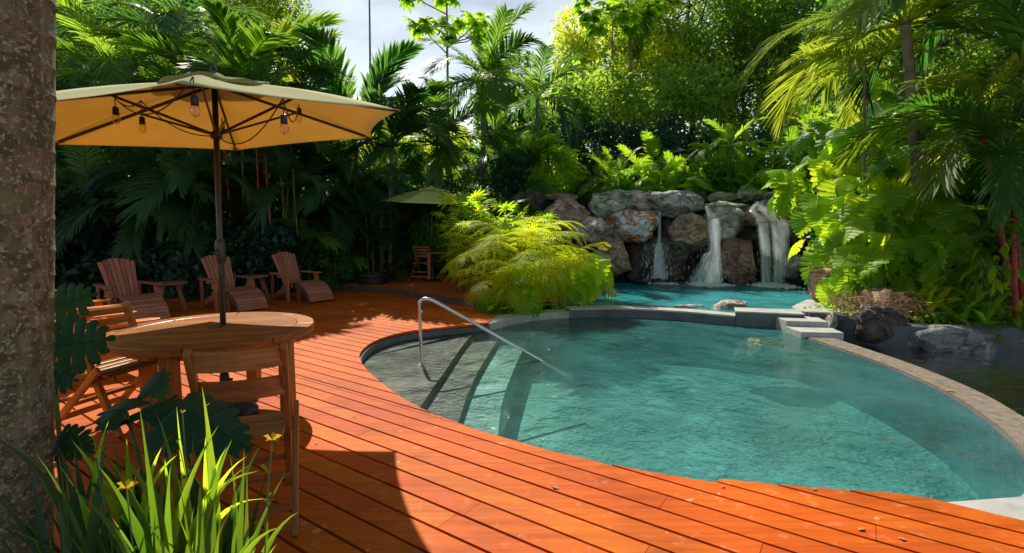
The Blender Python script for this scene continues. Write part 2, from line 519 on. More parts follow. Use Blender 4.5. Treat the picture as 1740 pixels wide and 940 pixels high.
M['stem_red'] = simple('red_stem', (0.42, 0.05, 0.03), 0.45, var=0.5, nscale=5)
M['stem_green'] = simple('green_stem', (0.10, 0.14, 0.04), 0.5, var=0.5, nscale=4)
M['metal'] = simple('brushed_steel', (0.72, 0.70, 0.68), 0.22, metal=1.0)
M['bronze'] = simple('dark_bronze', (0.045, 0.035, 0.025), 0.38, metal=0.3, spec=0.5)
M['black'] = simple('black_plastic', (0.015, 0.015, 0.015), 0.45)
M['concrete'] = simple('grey_concrete', (0.46, 0.45, 0.41), 0.85, nscale=3.5, col2=(0.30, 0.30, 0.28), bump=0.35)
M['concrete_dark'] = simple('dark_plaster', (0.115, 0.13, 0.135), 0.7, nscale=3.0, col2=(0.06, 0.07, 0.075), bump=0.35)  # plaster much darker than the coping concrete
M['curb'] = simple('tan_aggregate', (0.25, 0.20, 0.15), 0.6, nscale=14, col2=(0.13, 0.105, 0.08), bump=0.5)
M['shelf'] = simple('grey_pebble_plaster', (0.25, 0.215, 0.18), 0.8, nscale=7, col2=(0.14, 0.12, 0.10), bump=0.3)
M['floor'] = simple('teal_plaster', (0.36, 0.50, 0.45), 0.8, nscale=2.3, col2=(0.20, 0.34, 0.30), bump=0.2)
M['floor_up'] = simple('turquoise_plaster', (0.22, 0.62, 0.60), 0.8, nscale=1.5, col2=(0.10, 0.42, 0.46), bump=0.2)
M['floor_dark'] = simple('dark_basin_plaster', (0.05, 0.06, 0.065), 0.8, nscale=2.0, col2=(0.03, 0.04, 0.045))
M['soil'] = simple('dark_soil', (0.07, 0.045, 0.025), 0.95, nscale=3, col2=(0.025, 0.02, 0.012), bump=0.8)
M['water'] = watermat('pool_water', (0.90, 0.98, 0.97), (0.36, 0.84, 0.80), 0.42, bumpd=0.055, scale=2.5, cloudy=(0.055, 0.26, 0.26), camt=.41, rough=.02, shallow=True)
M['water_up'] = watermat('upper_pool_water', (0.90, 0.98, 0.98), (0.16, 0.80, 0.88), 0.30, bumpd=0.06, scale=2.0, cloudy=(0.08, 0.62, 0.68), camt=.48, rough=.05)
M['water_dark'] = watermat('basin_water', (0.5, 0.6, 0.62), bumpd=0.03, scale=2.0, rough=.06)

# ------------------------------------------------------------ outlines of the place
rim = [(-0.38, 8.10), (-1.01, 7.76), (-1.56, 7.40), (-1.86, 6.82), (-1.87, 6.11), (-1.64, 5.50), (-1.24, 4.83), (-0.80, 4.23), (-0.32, 3.79), (0.12, 3.47), (0.51, 3.25), (0.85, 3.09), (1.24, 2.94)]
rim_s = catmull(rim, 6)
pool_front = rim_s + [(1.275, 2.99), (1.81, 2.88), (2.24, 2.82), (2.44, 2.74)]
curb_in = catmull([(2.44, 2.76), (2.95, 2.82), (3.42, 3.12), (3.80, 3.61), (4.13, 4.25), (4.40, 5.05), (4.50, 5.99), (4.47, 6.83), (4.43, 7.52)], 5)
curb_out = []
for _i, _p in enumerate(curb_in):
    _a, _b = np.array(curb_in[max(_i - 1, 0)]), np.array(curb_in[min(_i + 1, len(curb_in) - 1)])
    _t = (_b - _a) / np.hypot(*(_b - _a))
    curb_out.append((_p[0] + _t[1] * (.23 + .003 * _i), _p[1] - _t[0] * (.23 + .003 * _i)))
back_path = catmull([(-0.38, 8.10), (0.0, 8.62), (0.64, 9.13), (1.75, 9.36), (2.88, 9.10), (3.82, 8.55), (4.82, 8.28)], 5)
pool_poly = pool_front + curb_in + [(4.48, 8.25)] + back_path[::-1][3:-1]
WZ, WZ2, WZ3 = -0.13, 0.0, -0.30
up_poly = [(0.75, 9.35), (1.75, 9.55), (2.95, 9.28), (3.95, 8.74), (4.9, 8.5), (5.75, 9.15), (6.2, 10.2), (7.6, 11.4), (8.6, 12.6), (8.8, 15.0), (0.5, 15.2), (0.9, 12.5), (0.6, 10.5)]
wall_path = catmull([(4.95, 8.35), (5.20, 8.30), (5.45, 8.00), (5.75, 7.72), (6.3, 7.52), (7.0, 7.42), (7.9, 7.55), (9.2, 7.8), (12.0, 7.6)], 5)
basin_poly = [(2.60, 2.40)] + curb_out[3:] + [(5.0, 8.3)] + wall_path[2:] + [(13, 7.6), (13, -1), (4, -1), (3.0, 1.5)]
step_path = catmull([(-12.0, 13.9), (-9, 13.7), (-5.26, 12.84), (-3.19, 11.83), (-2.21, 11.07), (-1.35, 10.25), (-0.70, 9.62), (-0.35, 9.3), (0.1, 9.1)], 5)
deck_poly = [(-0.80, -1.5), (-0.80, 1.80), (-1.3, 1.95), (-5.5, 2.0), (-12.0, 2.2), (-12.0, 13.85)] + step_path[1:-2] + [(-0.30, 8.75), (-0.36, 8.12)] + pool_front[1:] + [(2.50, 2.70), (3.75, 1.83), (3.75, -1.5)]

# ------------------------------------------------------------ ground with the pools cut out
def hill(x, y):
    x = np.asarray(x, float); y = np.asarray(y, float)
    z = np.full(np.broadcast(x, y).shape, -0.16)
    def ss(a, b, t):
        t = np.clip((t - a) / (b - a), 0, 1); return t * t * (3 - 2 * t)
    # terrace behind the waterfall
    z = z + 2.15 * ss(14.7, 15.5, y) * ss(-1.5, 1.5, x)
    z = z + 3.2 * ss(16, 32, y)
    # bank on the right
    d = np.minimum(x - 5.3, (y - 7.35) * 0.9 + (x - 5.3) * 0.15)
    br = ss(0.1, 0.5, d) * 0.17 + ss(0.6, 5.5, np.minimum(x - 6.0, (y - 7.6) * 1.3 + (x - 6) * .3)) * 2.0
    br = br * np.where((y > 7.3) & (x > 4.9), 1, 0) * (1 - inside(x, y, [(5.0, 8.6), (5.9, 9.1), (6.3, 10.2), (7.7, 11.3), (8.9, 12.6), (8.9, 15.0), (3, 15.2), (3, 9)]))
    z = np.maximum(z, -0.16 + br)
    return z
def build_ground():
    xs = np.arange(-40, 46.01, 0.25); ys = np.arange(-6, 60.01, 0.25)
    X, Y = np.meshgrid(xs, ys)
    Z = hill(X, Y) + 0.02 * np.sin(X * 3.1) * np.cos(Y * 2.7)
    nx, ny = len(xs), len(ys)
    hit = np.zeros(X.shape, bool)
    for poly in (pool_poly, up_poly, basin_poly):
        hit |= inside(X, Y, poly)
    V = np.stack([X.ravel(), Y.ravel(), Z.ravel()], 1)
    idx = np.arange(nx * ny).reshape(ny, nx)
    a, b, c, d = idx[:-1, :-1], idx[:-1, 1:], idx[1:, 1:], idx[1:, :-1]
    ok = ~(hit[:-1, :-1] | hit[:-1, 1:] | hit[1:, 1:] | hit[1:, :-1])
    F = np.stack([a[ok], b[ok], c[ok], d[ok]], 1)
    mobj('ground', np_mesh('ground', V, F, True), M['soil'], kind='structure')
    mb = MB(); mb.add([(-900, -900, -1.8), (900, -900, -1.8), (900, 900, -1.8), (-900, 900, -1.8)], [(0, 1, 2, 3)])
    mb.build('terrain', M['soil'], kind='structure')
build_ground()

# ------------------------------------------------------------ walls, curbs, floors and water
def sweep(path, wl, wr, z0, z1, closed=False):
    """wall along a path: wl to the left, wr to the right"""
    P = [Vector((p[0], p[1])) for p in path]
    mb = MB(); n = len(P); V = []
    z0 = z0 if hasattr(z0, '__len__') else [z0] * n
    z1 = z1 if hasattr(z1, '__len__') else [z1] * n
    for i, p in enumerate(P):
        d = (P[min(i + 1, n - 1)] - P[max(i - 1, 0)]).normalized()
        nn = Vector((-d.y, d.x))
        a, b = p + nn * wl, p - nn * wr
        V += [(a.x, a.y, z0[i]), (b.x, b.y, z0[i]), (b.x, b.y, z1[i]), (a.x, a.y, z1[i])]
    F = []
    for i in range(n - 1):
        o, q = i * 4, i * 4 + 4
        F += [(o + 3, o + 2, q + 2, q + 3), (o + 2, o + 1, q + 1, q + 2), (o, o + 3, q + 3, q), (o + 1, o, q, q + 1)]
    F += [(0, 1, 2, 3), ((n - 1) * 4 + 3, (n - 1) * 4 + 2, (n - 1) * 4 + 1, (n - 1) * 4)]
    return mb.add(V, F)
def sheet(name, poly, z, mat, kind='structure'):
    me = bpy.data.meshes.new(name)
    me.from_pydata([(p[0], p[1], z) for p in poly], [], [tuple(range(len(poly)))])
    me.update()
    return mobj(name, me, mat, kind=kind)
sheet('pool_floor', pool_poly, -0.80, M['floor'])
sheet('upper_pool_floor', up_poly, -0.80, M['floor_up'])
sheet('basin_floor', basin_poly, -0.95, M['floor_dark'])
pp = pool_poly[:len(pool_front) + 1]
# the dark rim wall below the deck edge
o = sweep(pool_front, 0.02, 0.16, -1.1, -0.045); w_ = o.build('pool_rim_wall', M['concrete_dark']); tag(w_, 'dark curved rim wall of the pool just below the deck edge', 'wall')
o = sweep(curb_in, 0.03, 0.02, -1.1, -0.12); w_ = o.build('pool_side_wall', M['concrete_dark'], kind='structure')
# tan curb
mb = MB(); V = []; n = len(curb_in)
for a, b in zip(curb_in, curb_out):
    V += [(a[0], a[1], -0.10), (b[0], b[1], -0.10), (a[0], a[1], -0.95), (b[0], b[1], -1.0)]
F = []
for i in range(n - 1):
    o, q = 4 * i, 4 * i + 4
    F += [(o, o + 1, q + 1, q), (o, q, q + 2, o + 2), (o + 1, o + 3, q + 3, q + 1)]
mb.add(V, F); o = mb.build('pool_curb', M['curb'], smooth=False); tag(o, 'curved tan stone curb between the large pool and the dark side basin', 'curb')
# back wall of the large pool
nb = len(back_path)
def backwall(i0, i1, za, wl, wr, name, mat):
    return sweep(back_path[i0:i1], wl, wr, -1.1, za).build(name, mat)
bw = thing('dividing_wall', 'low grey concrete wall dividing the turquoise upper pool from the large pool', 'wall')
backwall(12, 26, 0.015, 0.22, 0.06, 'wall_body', M['concrete_dark']).parent = bw
o = sweep(back_path[12:26], 0.235, 0.075, 0.016, 0.045).build('coping', M['concrete'], bw)
o = sweep(back_path[25:], 0.36, 0.07, -1.1, 0.10).build('raised_block', M['concrete_dark'], bw)
o = sweep(back_path[25:], 0.37, 0.08, 0.1015, 0.125).build('coping', M['concrete'], bw)
o = sweep(back_path[:13], 0.30, 0.05, -1.1, -0.01).build('planter_curb', M['concrete'])
tag(o, 'curved grey concrete curb in front of the bright ferns', 'curb')
st = thing('corner_steps', 'pale concrete steps at the corner of the large pool by the tan curb', 'steps')
MB().prism([(4.38, 7.95), (4.98, 7.86), (5.1, 8.42), (4.4, 8.5)], -1.1, 0.055).build('step', M['concrete'], st, bevel=.01)
MB().prism([(4.36, 7.50), (4.96, 7.44), (5.02, 7.86), (4.36, 7.95)], -1.1, -0.03).build('step', M['concrete'], st, bevel=.01)
o = MB().prism([(4.85, 8.42), (5.25, 8.34), (5.6, 8.2), (6.2, 8.6), (6.3, 9.7), (5.75, 9.8), (5.3, 9.3), (5.0, 8.95)], -1.0, 0.13).build('concrete_ledge', M['concrete'], bevel=.012)
tag(o, 'sunlit pale concrete ledge below the orange boulder', 'ledge')
# right retaining wall
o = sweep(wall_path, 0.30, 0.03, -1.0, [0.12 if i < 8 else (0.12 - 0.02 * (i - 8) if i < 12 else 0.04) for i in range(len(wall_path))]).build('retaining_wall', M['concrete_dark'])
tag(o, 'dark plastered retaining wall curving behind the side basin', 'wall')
# front right concrete strip
o = MB().prism([(2.42, 2.735), (2.95, 2.80), (3.45, 3.10), (3.8, 3.3), (4.25, 3.2), (4.3, 1.7), (3.79, 1.83)], -1.0, -0.012).build('concrete_strip', M['concrete'])
tag(o, 'pale concrete strip at the deck edge by the near end of the pool', 'pavement')
o = MB().box((4.12, 3.62, -0.045), (0.5, 0.16, 0.11)).build('concrete_block', M['concrete'], bevel=.008)
tag(o, 'small pale concrete block on the tan curb at the edge of the frame', 'block')

# steps inside the pool
def inpool(px, py, z): p = G(px, py, z); return (p.x, p.y)
treads = [(-0.155, [(808, 562), (788, 585), (760, 625), (732, 665), (700, 712)]),
          (-0.25, [(856, 562), (838, 590), (812, 632), (793, 675), (775, 730)]),
          (-0.35, [(905, 562), (888, 595), (868, 640), (852, 690), (845, 760)]),
          ]
for z, ln in treads:
    e = [inpool(a, b, z) for a, b in ln]
    e = catmull(e, 4)
    left = [p for p in rim_s]
    # region: from the left rim to the riser line
    poly = [(-0.15, 8.35)] + [(p[0] - 0.03, p[1]) for p in rim_s[1:] if p[1] > e[-1][1]] + [(e[-1][0] - 0.05, e[-1][1] - 0.05)] + e[::-1]
    mb = MB(); n = len(poly)
    mb.prism([(p[0], p[1]) for p in poly], -1.015 - 0.01 * z, z)
    mb.build('pool_step', M['shelf'] if z > -.3 else M['floor'], kind='structure')

# water bodies (closed, slightly into the walls)
def grow(poly, d):
    P = np.array(poly); c = P.mean(0); q = []
    n = len(P)
    for i in range(n):
        t = P[(i + 1) % n] - P[i - 1]; t /= max(np.hypot(*t), 1e-9)
        q.append(tuple(P[i] + d * np.array([t[1], -t[0]])))
    return q
area = sum(pool_poly[i - 1][0] * pool_poly[i][1] - pool_poly[i][0] * pool_poly[i - 1][1] for i in range(len(pool_poly)))
sg = 1 if area > 0 else -1
o = MB().prism(grow(pool_poly, sg * 0.02), -1.3, WZ).build('pool_water', M['water'], kind='structure')
area2 = sum(up_poly[i - 1][0] * up_poly[i][1] - up_poly[i][0] * up_poly[i - 1][1] for i in range(len(up_poly)))
o = MB().prism(grow(up_poly, (1 if area2 > 0 else -1) * -0.03), -1.2, WZ2).build('upper_pool_water', M['water_up'], kind='structure')
sheet('basin_water', basin_poly, WZ3, M['water_dark'])

# ------------------------------------------------------------ deck planks
UD = np.array([-0.8211, 0.5707]); ND = np.array([0.5707, 0.8211])
def spans(poly, nn):
    """intervals along UD where the line at offset nn lies inside poly"""
    P = np.array([p[:2] for p in poly]); a = P @ ND; b = P @ UD
    xs = []
    for i in range(len(P)):
        a0, a1, b0, b1 = a[i - 1], a[i], b[i - 1], b[i]
        if (a0 > nn) != (a1 > nn):
            xs.append(b0 + (b1 - b0) * (nn - a0) / (a1 - a0))
    xs.sort()
    return [(xs[i], xs[i + 1]) for i in range(0, len(xs) - 1, 2)]
def planks(poly, ztop, pitch, gap, th, K=4, seed=3, off=0.0):
    r = random.Random(seed)
    P = np.array([p[:2] for p in poly]); nmin, nmax = (P @ ND).min(), (P @ ND).max()
    res = []
    k = 0
    n0 = nmin + off
    while n0 < nmax:
        ns = [n0 + gap / 2 + (pitch - gap) * j / K for j in range(K + 1)]
        rows = [spans(poly, q) for q in ns]
        chains = []
        open_ = []
        for j, row in enumerate(rows):
            nxt = []
            for s in row:
                m = None
                for c in open_:
                    if c[-1][0] == j - 1 and min(c[-1][2], s[1]) - max(c[-1][1], s[0]) > 0.02 and not any(c is q for q in nxt):
                        m = c; break
                if m is None:
                    m = []; chains.append(m)
                m.append((j, s[0], s[1])); nxt.append(m)
            open_ = nxt
        for c in chains:
            if len(c) < 2: continue
            lo = min(q[1] for q in c); hi = max(q[2] for q in c)
            cuts = []
            u = math.floor(lo / 3.4) * 3.4 + r.uniform(0, 3.4)
            while u < hi - 0.5:
                if u > max(q[1] for q in c) + 0.4 and u < min(q[2] for q in c) - 0.4: cuts.append(u)
                u += r.uniform(2.6, 4.2)
            ed = [None] + cuts + [None]
            for a, b in zip(ed[:-1], ed[1:]):
                V = []
                for (j, s0, s1) in c:
                    l = s0 if a is None else a + 0.0015
                    h = s1 if b is None else b - 0.0015
                    for uu in (l, h):
                        p = UD * uu + ND * ns[j]
                        V.append((p[0], p[1]))
                m = len(c)
                dz = r.uniform(-0.0012, 0.0012)
                VV = [(x, y, ztop + dz) for x, y in V] + [(x, y, ztop - th) for x, y in V]
                F = []
                for i in range(m - 1):
                    a0, a1, b0, b1 = 2 * i, 2 * i + 1, 2 * i + 2, 2 * i + 3
                    F.append((a0, b0, b1, a1))
                    F.append((b0, a0, a0 + 2 * m, b0 + 2 * m))
                    F.append((a1, b1, b1 + 2 * m, a1 + 2 * m))
                F.append((0, 1, 1 + 2 * m, 2 * m))
                e = 2 * (m - 1)
                F.append((e + 1, e, e + 2 * m, e + 1 + 2 * m))
                res.append((np.mean(VV, 0), VV, F))
        n0 += pitch; k += 1
    return res
dk = thing('deck', 'orange stained timber deck curving round the pool', 'deck')
dk['kind'] = 'structure'
pl = planks(deck_poly, 0.0, 0.167, 0.018, 0.035)
def seen(c):   # planks that show largest come first
    d = math.hypot(c[0], c[1])
    return d + (6 if c[1] < 0.6 or c[0] < -9 else 0)
pl.sort(key=lambda q: seen(q[0]))
rest = MB()
for i, (c, V, F) in enumerate(pl):
    if i < 295:
        MB().add(V, F).build('plank', M['deck'], dk)
    else:
        rest.add(V, F)
if rest.V:
    o = rest.build('far_planks', M['deck'], dk); o['kind'] = 'stuff'
far_poly = [(-12.0, 14.0)] + step_path[1:-1] + [(0.9, 9.9), (0.9, 13.4), (-1.0, 14.6), (-12, 15.2)]
fd = thing('raised_deck', 'raised far terrace deck under the small umbrella', 'deck'); fd['kind'] = 'structure'
fp = planks(far_poly, 0.13, 0.16, 0.010, 0.03, seed=8, off=0.03)
mb = MB()
for c, V, F in fp: mb.add(V, F)
o = mb.build('far_planks', M['deck_far'], fd); o['kind'] = 'stuff'
o = sweep(step_path, 0.0, 0.035, -0.1, 0.134).build('step_board', M['bark_dark'], fd)

# ------------------------------------------------------------ rocks
def rock_mesh(size, seed, sub=4, cuts=9, rough=0.15, boxy=0.25):
    import bmesh
    r = np.random.default_rng(seed)
    bm = bmesh.new(); bmesh.ops.create_icosphere(bm, subdivisions=sub, radius=1.0)
    V = np.array([v.co[:] for v in bm.verts]); F = np.array([[v.index for v in f.verts] for f in bm.faces]); bm.free()
    V = V / (np.abs(V) ** (2 + 6 * boxy)).sum(1, keepdims=True) ** (1 / (2 + 6 * boxy)) * (1 - boxy * 0.12)
    for k in range(cuts):
        n = r.normal(size=3); n[2] *= 0.8; n /= np.linalg.norm(n)
        d = r.uniform(0.56, 0.9)
        e = V @ n - d
        V = V - np.where(e > 0, e * 0.82, 0)[:, None] * n
    off = r.uniform(0, 50, 3)
    dsp = np.array([mnoise.fractal(Vector(v * 1.3 + off), 0.9, 2.1, 5) for v in V])
    rid = np.array([abs(mnoise.noise(Vector(v * 2.3 + off + 9))) for v in V])
    V = V * (1 + rough * 1.3 * dsp - rough * 0.9 * (0.25 - rid).clip(0) * 2)[:, None]
    V = V / np.abs(V).max(0)
    return np_mesh('rock', V * np.array(size) / 2, F, True)
RM = {
 'brown': rockmat('brown_rock', [(0.068, 0.046, 0.035), (0.303, 0.204, 0.139), (0.496, 0.345, 0.227), (0.634, 0.532, 0.418)], patch=(0.413, 0.125, 0.052), patchamt=0.36),
 'grey': rockmat('grey_rock', [(0.114, 0.105, 0.097), (0.325, 0.292, 0.260), (0.585, 0.535, 0.487), (0.750, 0.750, 0.750)], patch=(0.357, 0.357, 0.243), patchamt=0.38),
 'pink': rockmat('pinkish_rock', [(0.130, 0.097, 0.090), (0.422, 0.325, 0.276), (0.682, 0.552, 0.487), (0.750, 0.750, 0.750)], patch=(0.195, 0.147, 0.130), patchamt=0.42),
 'marble': rockmat('orange_and_white_rock', [(0.145, 0.065, 0.036), (0.435, 0.174, 0.065), (0.638, 0.290, 0.116), (0.522, 0.319, 0.189)], patch=(0.800, 0.800, 0.797), patchamt=0.50),
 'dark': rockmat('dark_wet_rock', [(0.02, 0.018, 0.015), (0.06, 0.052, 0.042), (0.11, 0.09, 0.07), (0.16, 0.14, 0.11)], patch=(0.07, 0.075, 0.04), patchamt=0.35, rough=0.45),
 'red': rockmat('red_brown_rock', [(0.068, 0.039, 0.031), (0.234, 0.133, 0.096), (0.358, 0.212, 0.157), (0.496, 0.345, 0.278)], patch=(0.138, 0.094, 0.070), patchamt=0.38, rough=0.55),
 'moss': rockmat('mossy_rock', [(0.097, 0.097, 0.065), (0.292, 0.292, 0.195), (0.520, 0.535, 0.390), (0.682, 0.682, 0.552)], patch=(0.162, 0.212, 0.081), patchamt=0.4),
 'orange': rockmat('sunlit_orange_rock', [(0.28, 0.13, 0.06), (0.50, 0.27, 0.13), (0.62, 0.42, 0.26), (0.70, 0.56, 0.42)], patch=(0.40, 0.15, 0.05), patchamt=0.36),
 'grey_shade': rockmat('shaded_grey_stone', [(0.09, 0.095, 0.095), (0.22, 0.225, 0.22), (0.33, 0.335, 0.32), (0.46, 0.46, 0.44)], patch=(0.14, 0.08, 0.05), patchamt=0.36),  # grey rock darkened: the shade on the wall stones is in its colour
 'green': rockmat('algae_rock', [(0.10, 0.11, 0.05), (0.22, 0.23, 0.10), (0.34, 0.33, 0.17), (0.40, 0.38, 0.24)], patch=(0.14, 0.15, 0.06), patchamt=0.4),
}
def rock(px, py, wpx, hpx, Y, mat, label, seed, depth=None, rz=0.0, tilt=0.0, group='boulders of the waterfall wall', boxy=0.25, cuts=9, grow_=1.12):
    c = D(px, py, Y)
    w_, h_ = wpx * Y / FPX * grow_, hpx * Y / FPX * grow_
    d_ = depth if depth else (w_ + h_) / 2 * 1.05
    me = rock_mesh((w_, d_, h_), seed, cuts=cuts, boxy=boxy)
    o = mobj('boulder', me, RM[mat])
    o.location = (c.x, c.y + d_ * 0.30, c.z)
    o.rotation_euler = (0, tilt, rz)
    tag(o, label, 'boulder', group)
    return o
B = [
 (963, 366, 84, 62, 14.1, 'brown', 'large brown and rust boulder at the left end of the waterfall wall', .3, 0),
 (1034, 348, 72, 50, 14.4, 'moss', 'grey green boulder on the top row left of the narrow fall', .2, 0),
 (1083, 343, 56, 38, 14.6, 'pink', 'rounded purple grey boulder on the top row above the orange and white one', 0, 0),
 (1050, 352, 30, 16, 14.0, 'moss', 'small pale green stone wedged between the top row boulders', .1, 0),
 (1088, 381, 96, 62, 13.9, 'marble', 'orange boulder marbled with white behind the narrow fall', .1, .05),
 (1009, 393, 84, 46, 13.8, 'pink', 'pinkish grey boulder with a pale face in the second row', .0, .12),
 (1049, 441, 62, 72, 13.4, 'brown', 'egg shaped brown boulder standing in the pool left of the falls', .0, 0),
 (1130, 440, 112, 80, 13.5, 'dark', 'wide dark wet boulder under the narrow fall', .0, -.05),
 (1154, 347, 96, 44, 14.3, 'grey', 'large pale grey boulder at the centre of the top row', .2, .1),
 (1176, 402, 66, 72, 13.7, 'brown', 'brown boulder with a bright orange top left of the middle fall', .1, -.2),
 (1240, 382, 72, 66, 13.8, 'grey', 'dark and light mottled boulder between the middle and right falls', .0, .25),
 (1259, 446, 92, 80, 13.4, 'red', 'big red brown boulder at the water between the two white falls', .1, 0),
 (1236, 349, 72, 14, 14.0, 'moss', 'flat mossy slab lying over the middle fall', .0, 0),
 (1227, 335, 46, 20, 14.9, 'moss', 'flat topped grey green stone at the top above the mossy slab', .2, 0),
 (1275, 330, 44, 25, 15.0, 'moss', 'angular olive stone at the top above the right fall', .3, 0),
 (1194, 336, 18, 20, 14.9, 'dark', 'small dark stone squeezed beside the pale grey boulder', .2, 0),
 (1296, 366, 78, 34, 13.9, 'brown', 'brown ledge rock that the right fall runs over', .0, .1),
 (1296, 404, 66, 56, 14.1, 'dark', 'dark hollow rock behind the right fall', .0, 0),
 (1316, 440, 60, 84, 14.3, 'dark', 'dark wet rock at the foot of the right fall', .0, 0),
 (1350, 380, 66, 64, 14.0, 'red', 'dark brown boulder right of the right fall under the leaves', .3, 0),
 (1352, 455, 54, 34, 13.0, 'grey', 'tilted grey slab rising from the water at the right', .4, -.5),
 (1372, 468, 48, 48, 13.3, 'dark', 'shaded dark rock behind the tilted grey slab', .0, 0),
 (1310, 350, 34, 20, 14.4, 'moss', 'small green grey stone above the right fall', .1, 0),
 (1312, 334, 30, 16, 15.0, 'grey', 'small grey stone at the right end of the top row', .1, 0),
 (911, 342, 40, 34, 14.8, 'dark', 'shaded grey boulder at the far left behind the bright ferns', .0, 0),
 (952, 335, 62, 13, 15.0, 'brown', 'flat brown slab lying on top of the wall at the left', .0, 0),
 (884, 340, 40, 26, 15.2, 'dark', 'dark stone at the very left end of the wall', .0, 0),
 (990, 430, 86, 50, 14.1, 'dark', 'dark wet rock low at the left under the pinkish grey boulder', .0, 0),
 (1215, 420, 40, 70, 14.3, 'dark', 'dark rock in the cleft behind the middle fall', .0, 0),
 (1120, 335, 50, 16, 15.1, 'dark', 'dark stone behind the top row at the centre', .0, 0),
 (1165, 333, 50, 16, 15.2, 'moss', 'low mossy stone behind the pale grey boulder', .0, 0),
 (1345, 345, 60, 30, 14.9, 'dark', 'dark stone under the hanging leaves at the right of the top row', .0, 0),
 (1030, 400, 60, 40, 14.6, 'dark', 'dark rock filling the gap behind the orange and white boulder', .0, 0),
 (1140, 395, 50, 50, 14.5, 'dark', 'dark rock in the gap right of the orange and white boulder', .0, 0),
 (1395, 420, 60, 110, 14.2, 'dark', 'tall dark rock at the right end of the waterfall wall', .0, 0),
]
for i, (px, py, w_, h_, Y, m_, lab, rz, ti) in enumerate(B):
    rock(px, py, w_, h_, Y, m_, lab, 100 + i, rz=rz, tilt=ti, boxy=0.2 if m_ in ('moss',) else 0.06, cuts=5 if 'rounded' in lab or 'egg' in lab else 12)
# the bank of earth and rubble behind the boulders
mb = MB()
xs = np.linspace(0.2, 9.8, 60); zs = np.linspace(-0.8, 1.95, 22)
V = [(x, 14.75 + 0.32 * z + 0.25 * mnoise.noise(Vector((x * 2, 0, z * 2))), z) for z in zs for x in xs]
F = [(j * 60 + i, j * 60 + i + 1, (j + 1) * 60 + i + 1, (j + 1) * 60 + i) for j in range(21) for i in range(59)]
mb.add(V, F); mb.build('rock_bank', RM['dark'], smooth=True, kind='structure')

rock(1406, 486, 46, 60, 9.35, 'orange', 'sunlit pale orange boulder under the monstera at the end of the wall', 210, group='stones round the pools', rz=.3, boxy=.2)
rock(1440, 500, 70, 40, 9.5, 'orange', 'low orange boulder behind the dried roots', 211, group='stones round the pools', boxy=.1)
rock(1516, 522, 70, 56, 8.2, 'brown', 'brown boulder in the bed right of the dried roots', 212, group='stones round the pools', boxy=.1)
rock(1506, 556, 84, 66, 7.65, 'dark', 'dark broken stone face set in the retaining wall under the roots', 213, group='stones round the pools', depth=.5)
rock(1624, 580, 128, 50, 7.40, 'grey_shade', 'long grey stone with a brown stain set in the retaining wall', 214, group='stones round the pools', depth=.6, boxy=.6, cuts=5)
rock(1727, 587, 62, 32, 7.50, 'grey_shade', 'square grey stone in the retaining wall at the edge of the frame', 215, group='stones round the pools', depth=.5, boxy=.7, cuts=3)
rock(1417, 552, 16, 44, 8.0, 'moss', 'narrow upright greenish stone set in the dark wall', 216, group='stones round the pools', depth=.2)
rock(1176, 526, 52, 14, 9.55, 'grey', 'low white and grey stone lying on the dividing wall', 217, group='stones on the dividing wall', depth=.3)
rock(1243, 523, 62, 22, 9.45, 'pink', 'rough pinkish grey stone beside the raised block', 218, group='stones on the dividing wall', depth=.35, tilt=-.15)
rock(1104, 529, 140, 16, 9.9, 'orange', 'flat brown rock ledge just under water along the dividing wall', 219, group='stones in the water', depth=.5, boxy=.3)
o = rock(1310, 592, 118, 34, 7.6, 'green', 'greenish algae covered rock under water near the corner steps', 220, group='stones in the water', depth=.8)
o.location = (G(1310, 583, -.13).x, G(1310, 581, -.13).y, -0.275)
o = rock(1065, 560, 90, 70, 8.3, 'brown', 'brown rock under dark water by the dividing wall', 221, group='stones in the water', depth=.7)
o.location = (G(1065, 556, -.13).x, G(1065, 556, -.13).y + .1, -0.58)
rock(1150, 478, 100, 14, 13.0, 'brown', 'flat brown rock awash at the foot of the narrow fall', 222, group='stones in the water', depth=.6).location.z = -0.1
rock(1400, 492, 110, 16, 12.0, 'brown', 'flat brown rock awash at the right side of the upper pool', 223, group='stones in the water', depth=.7).location.z = -0.1

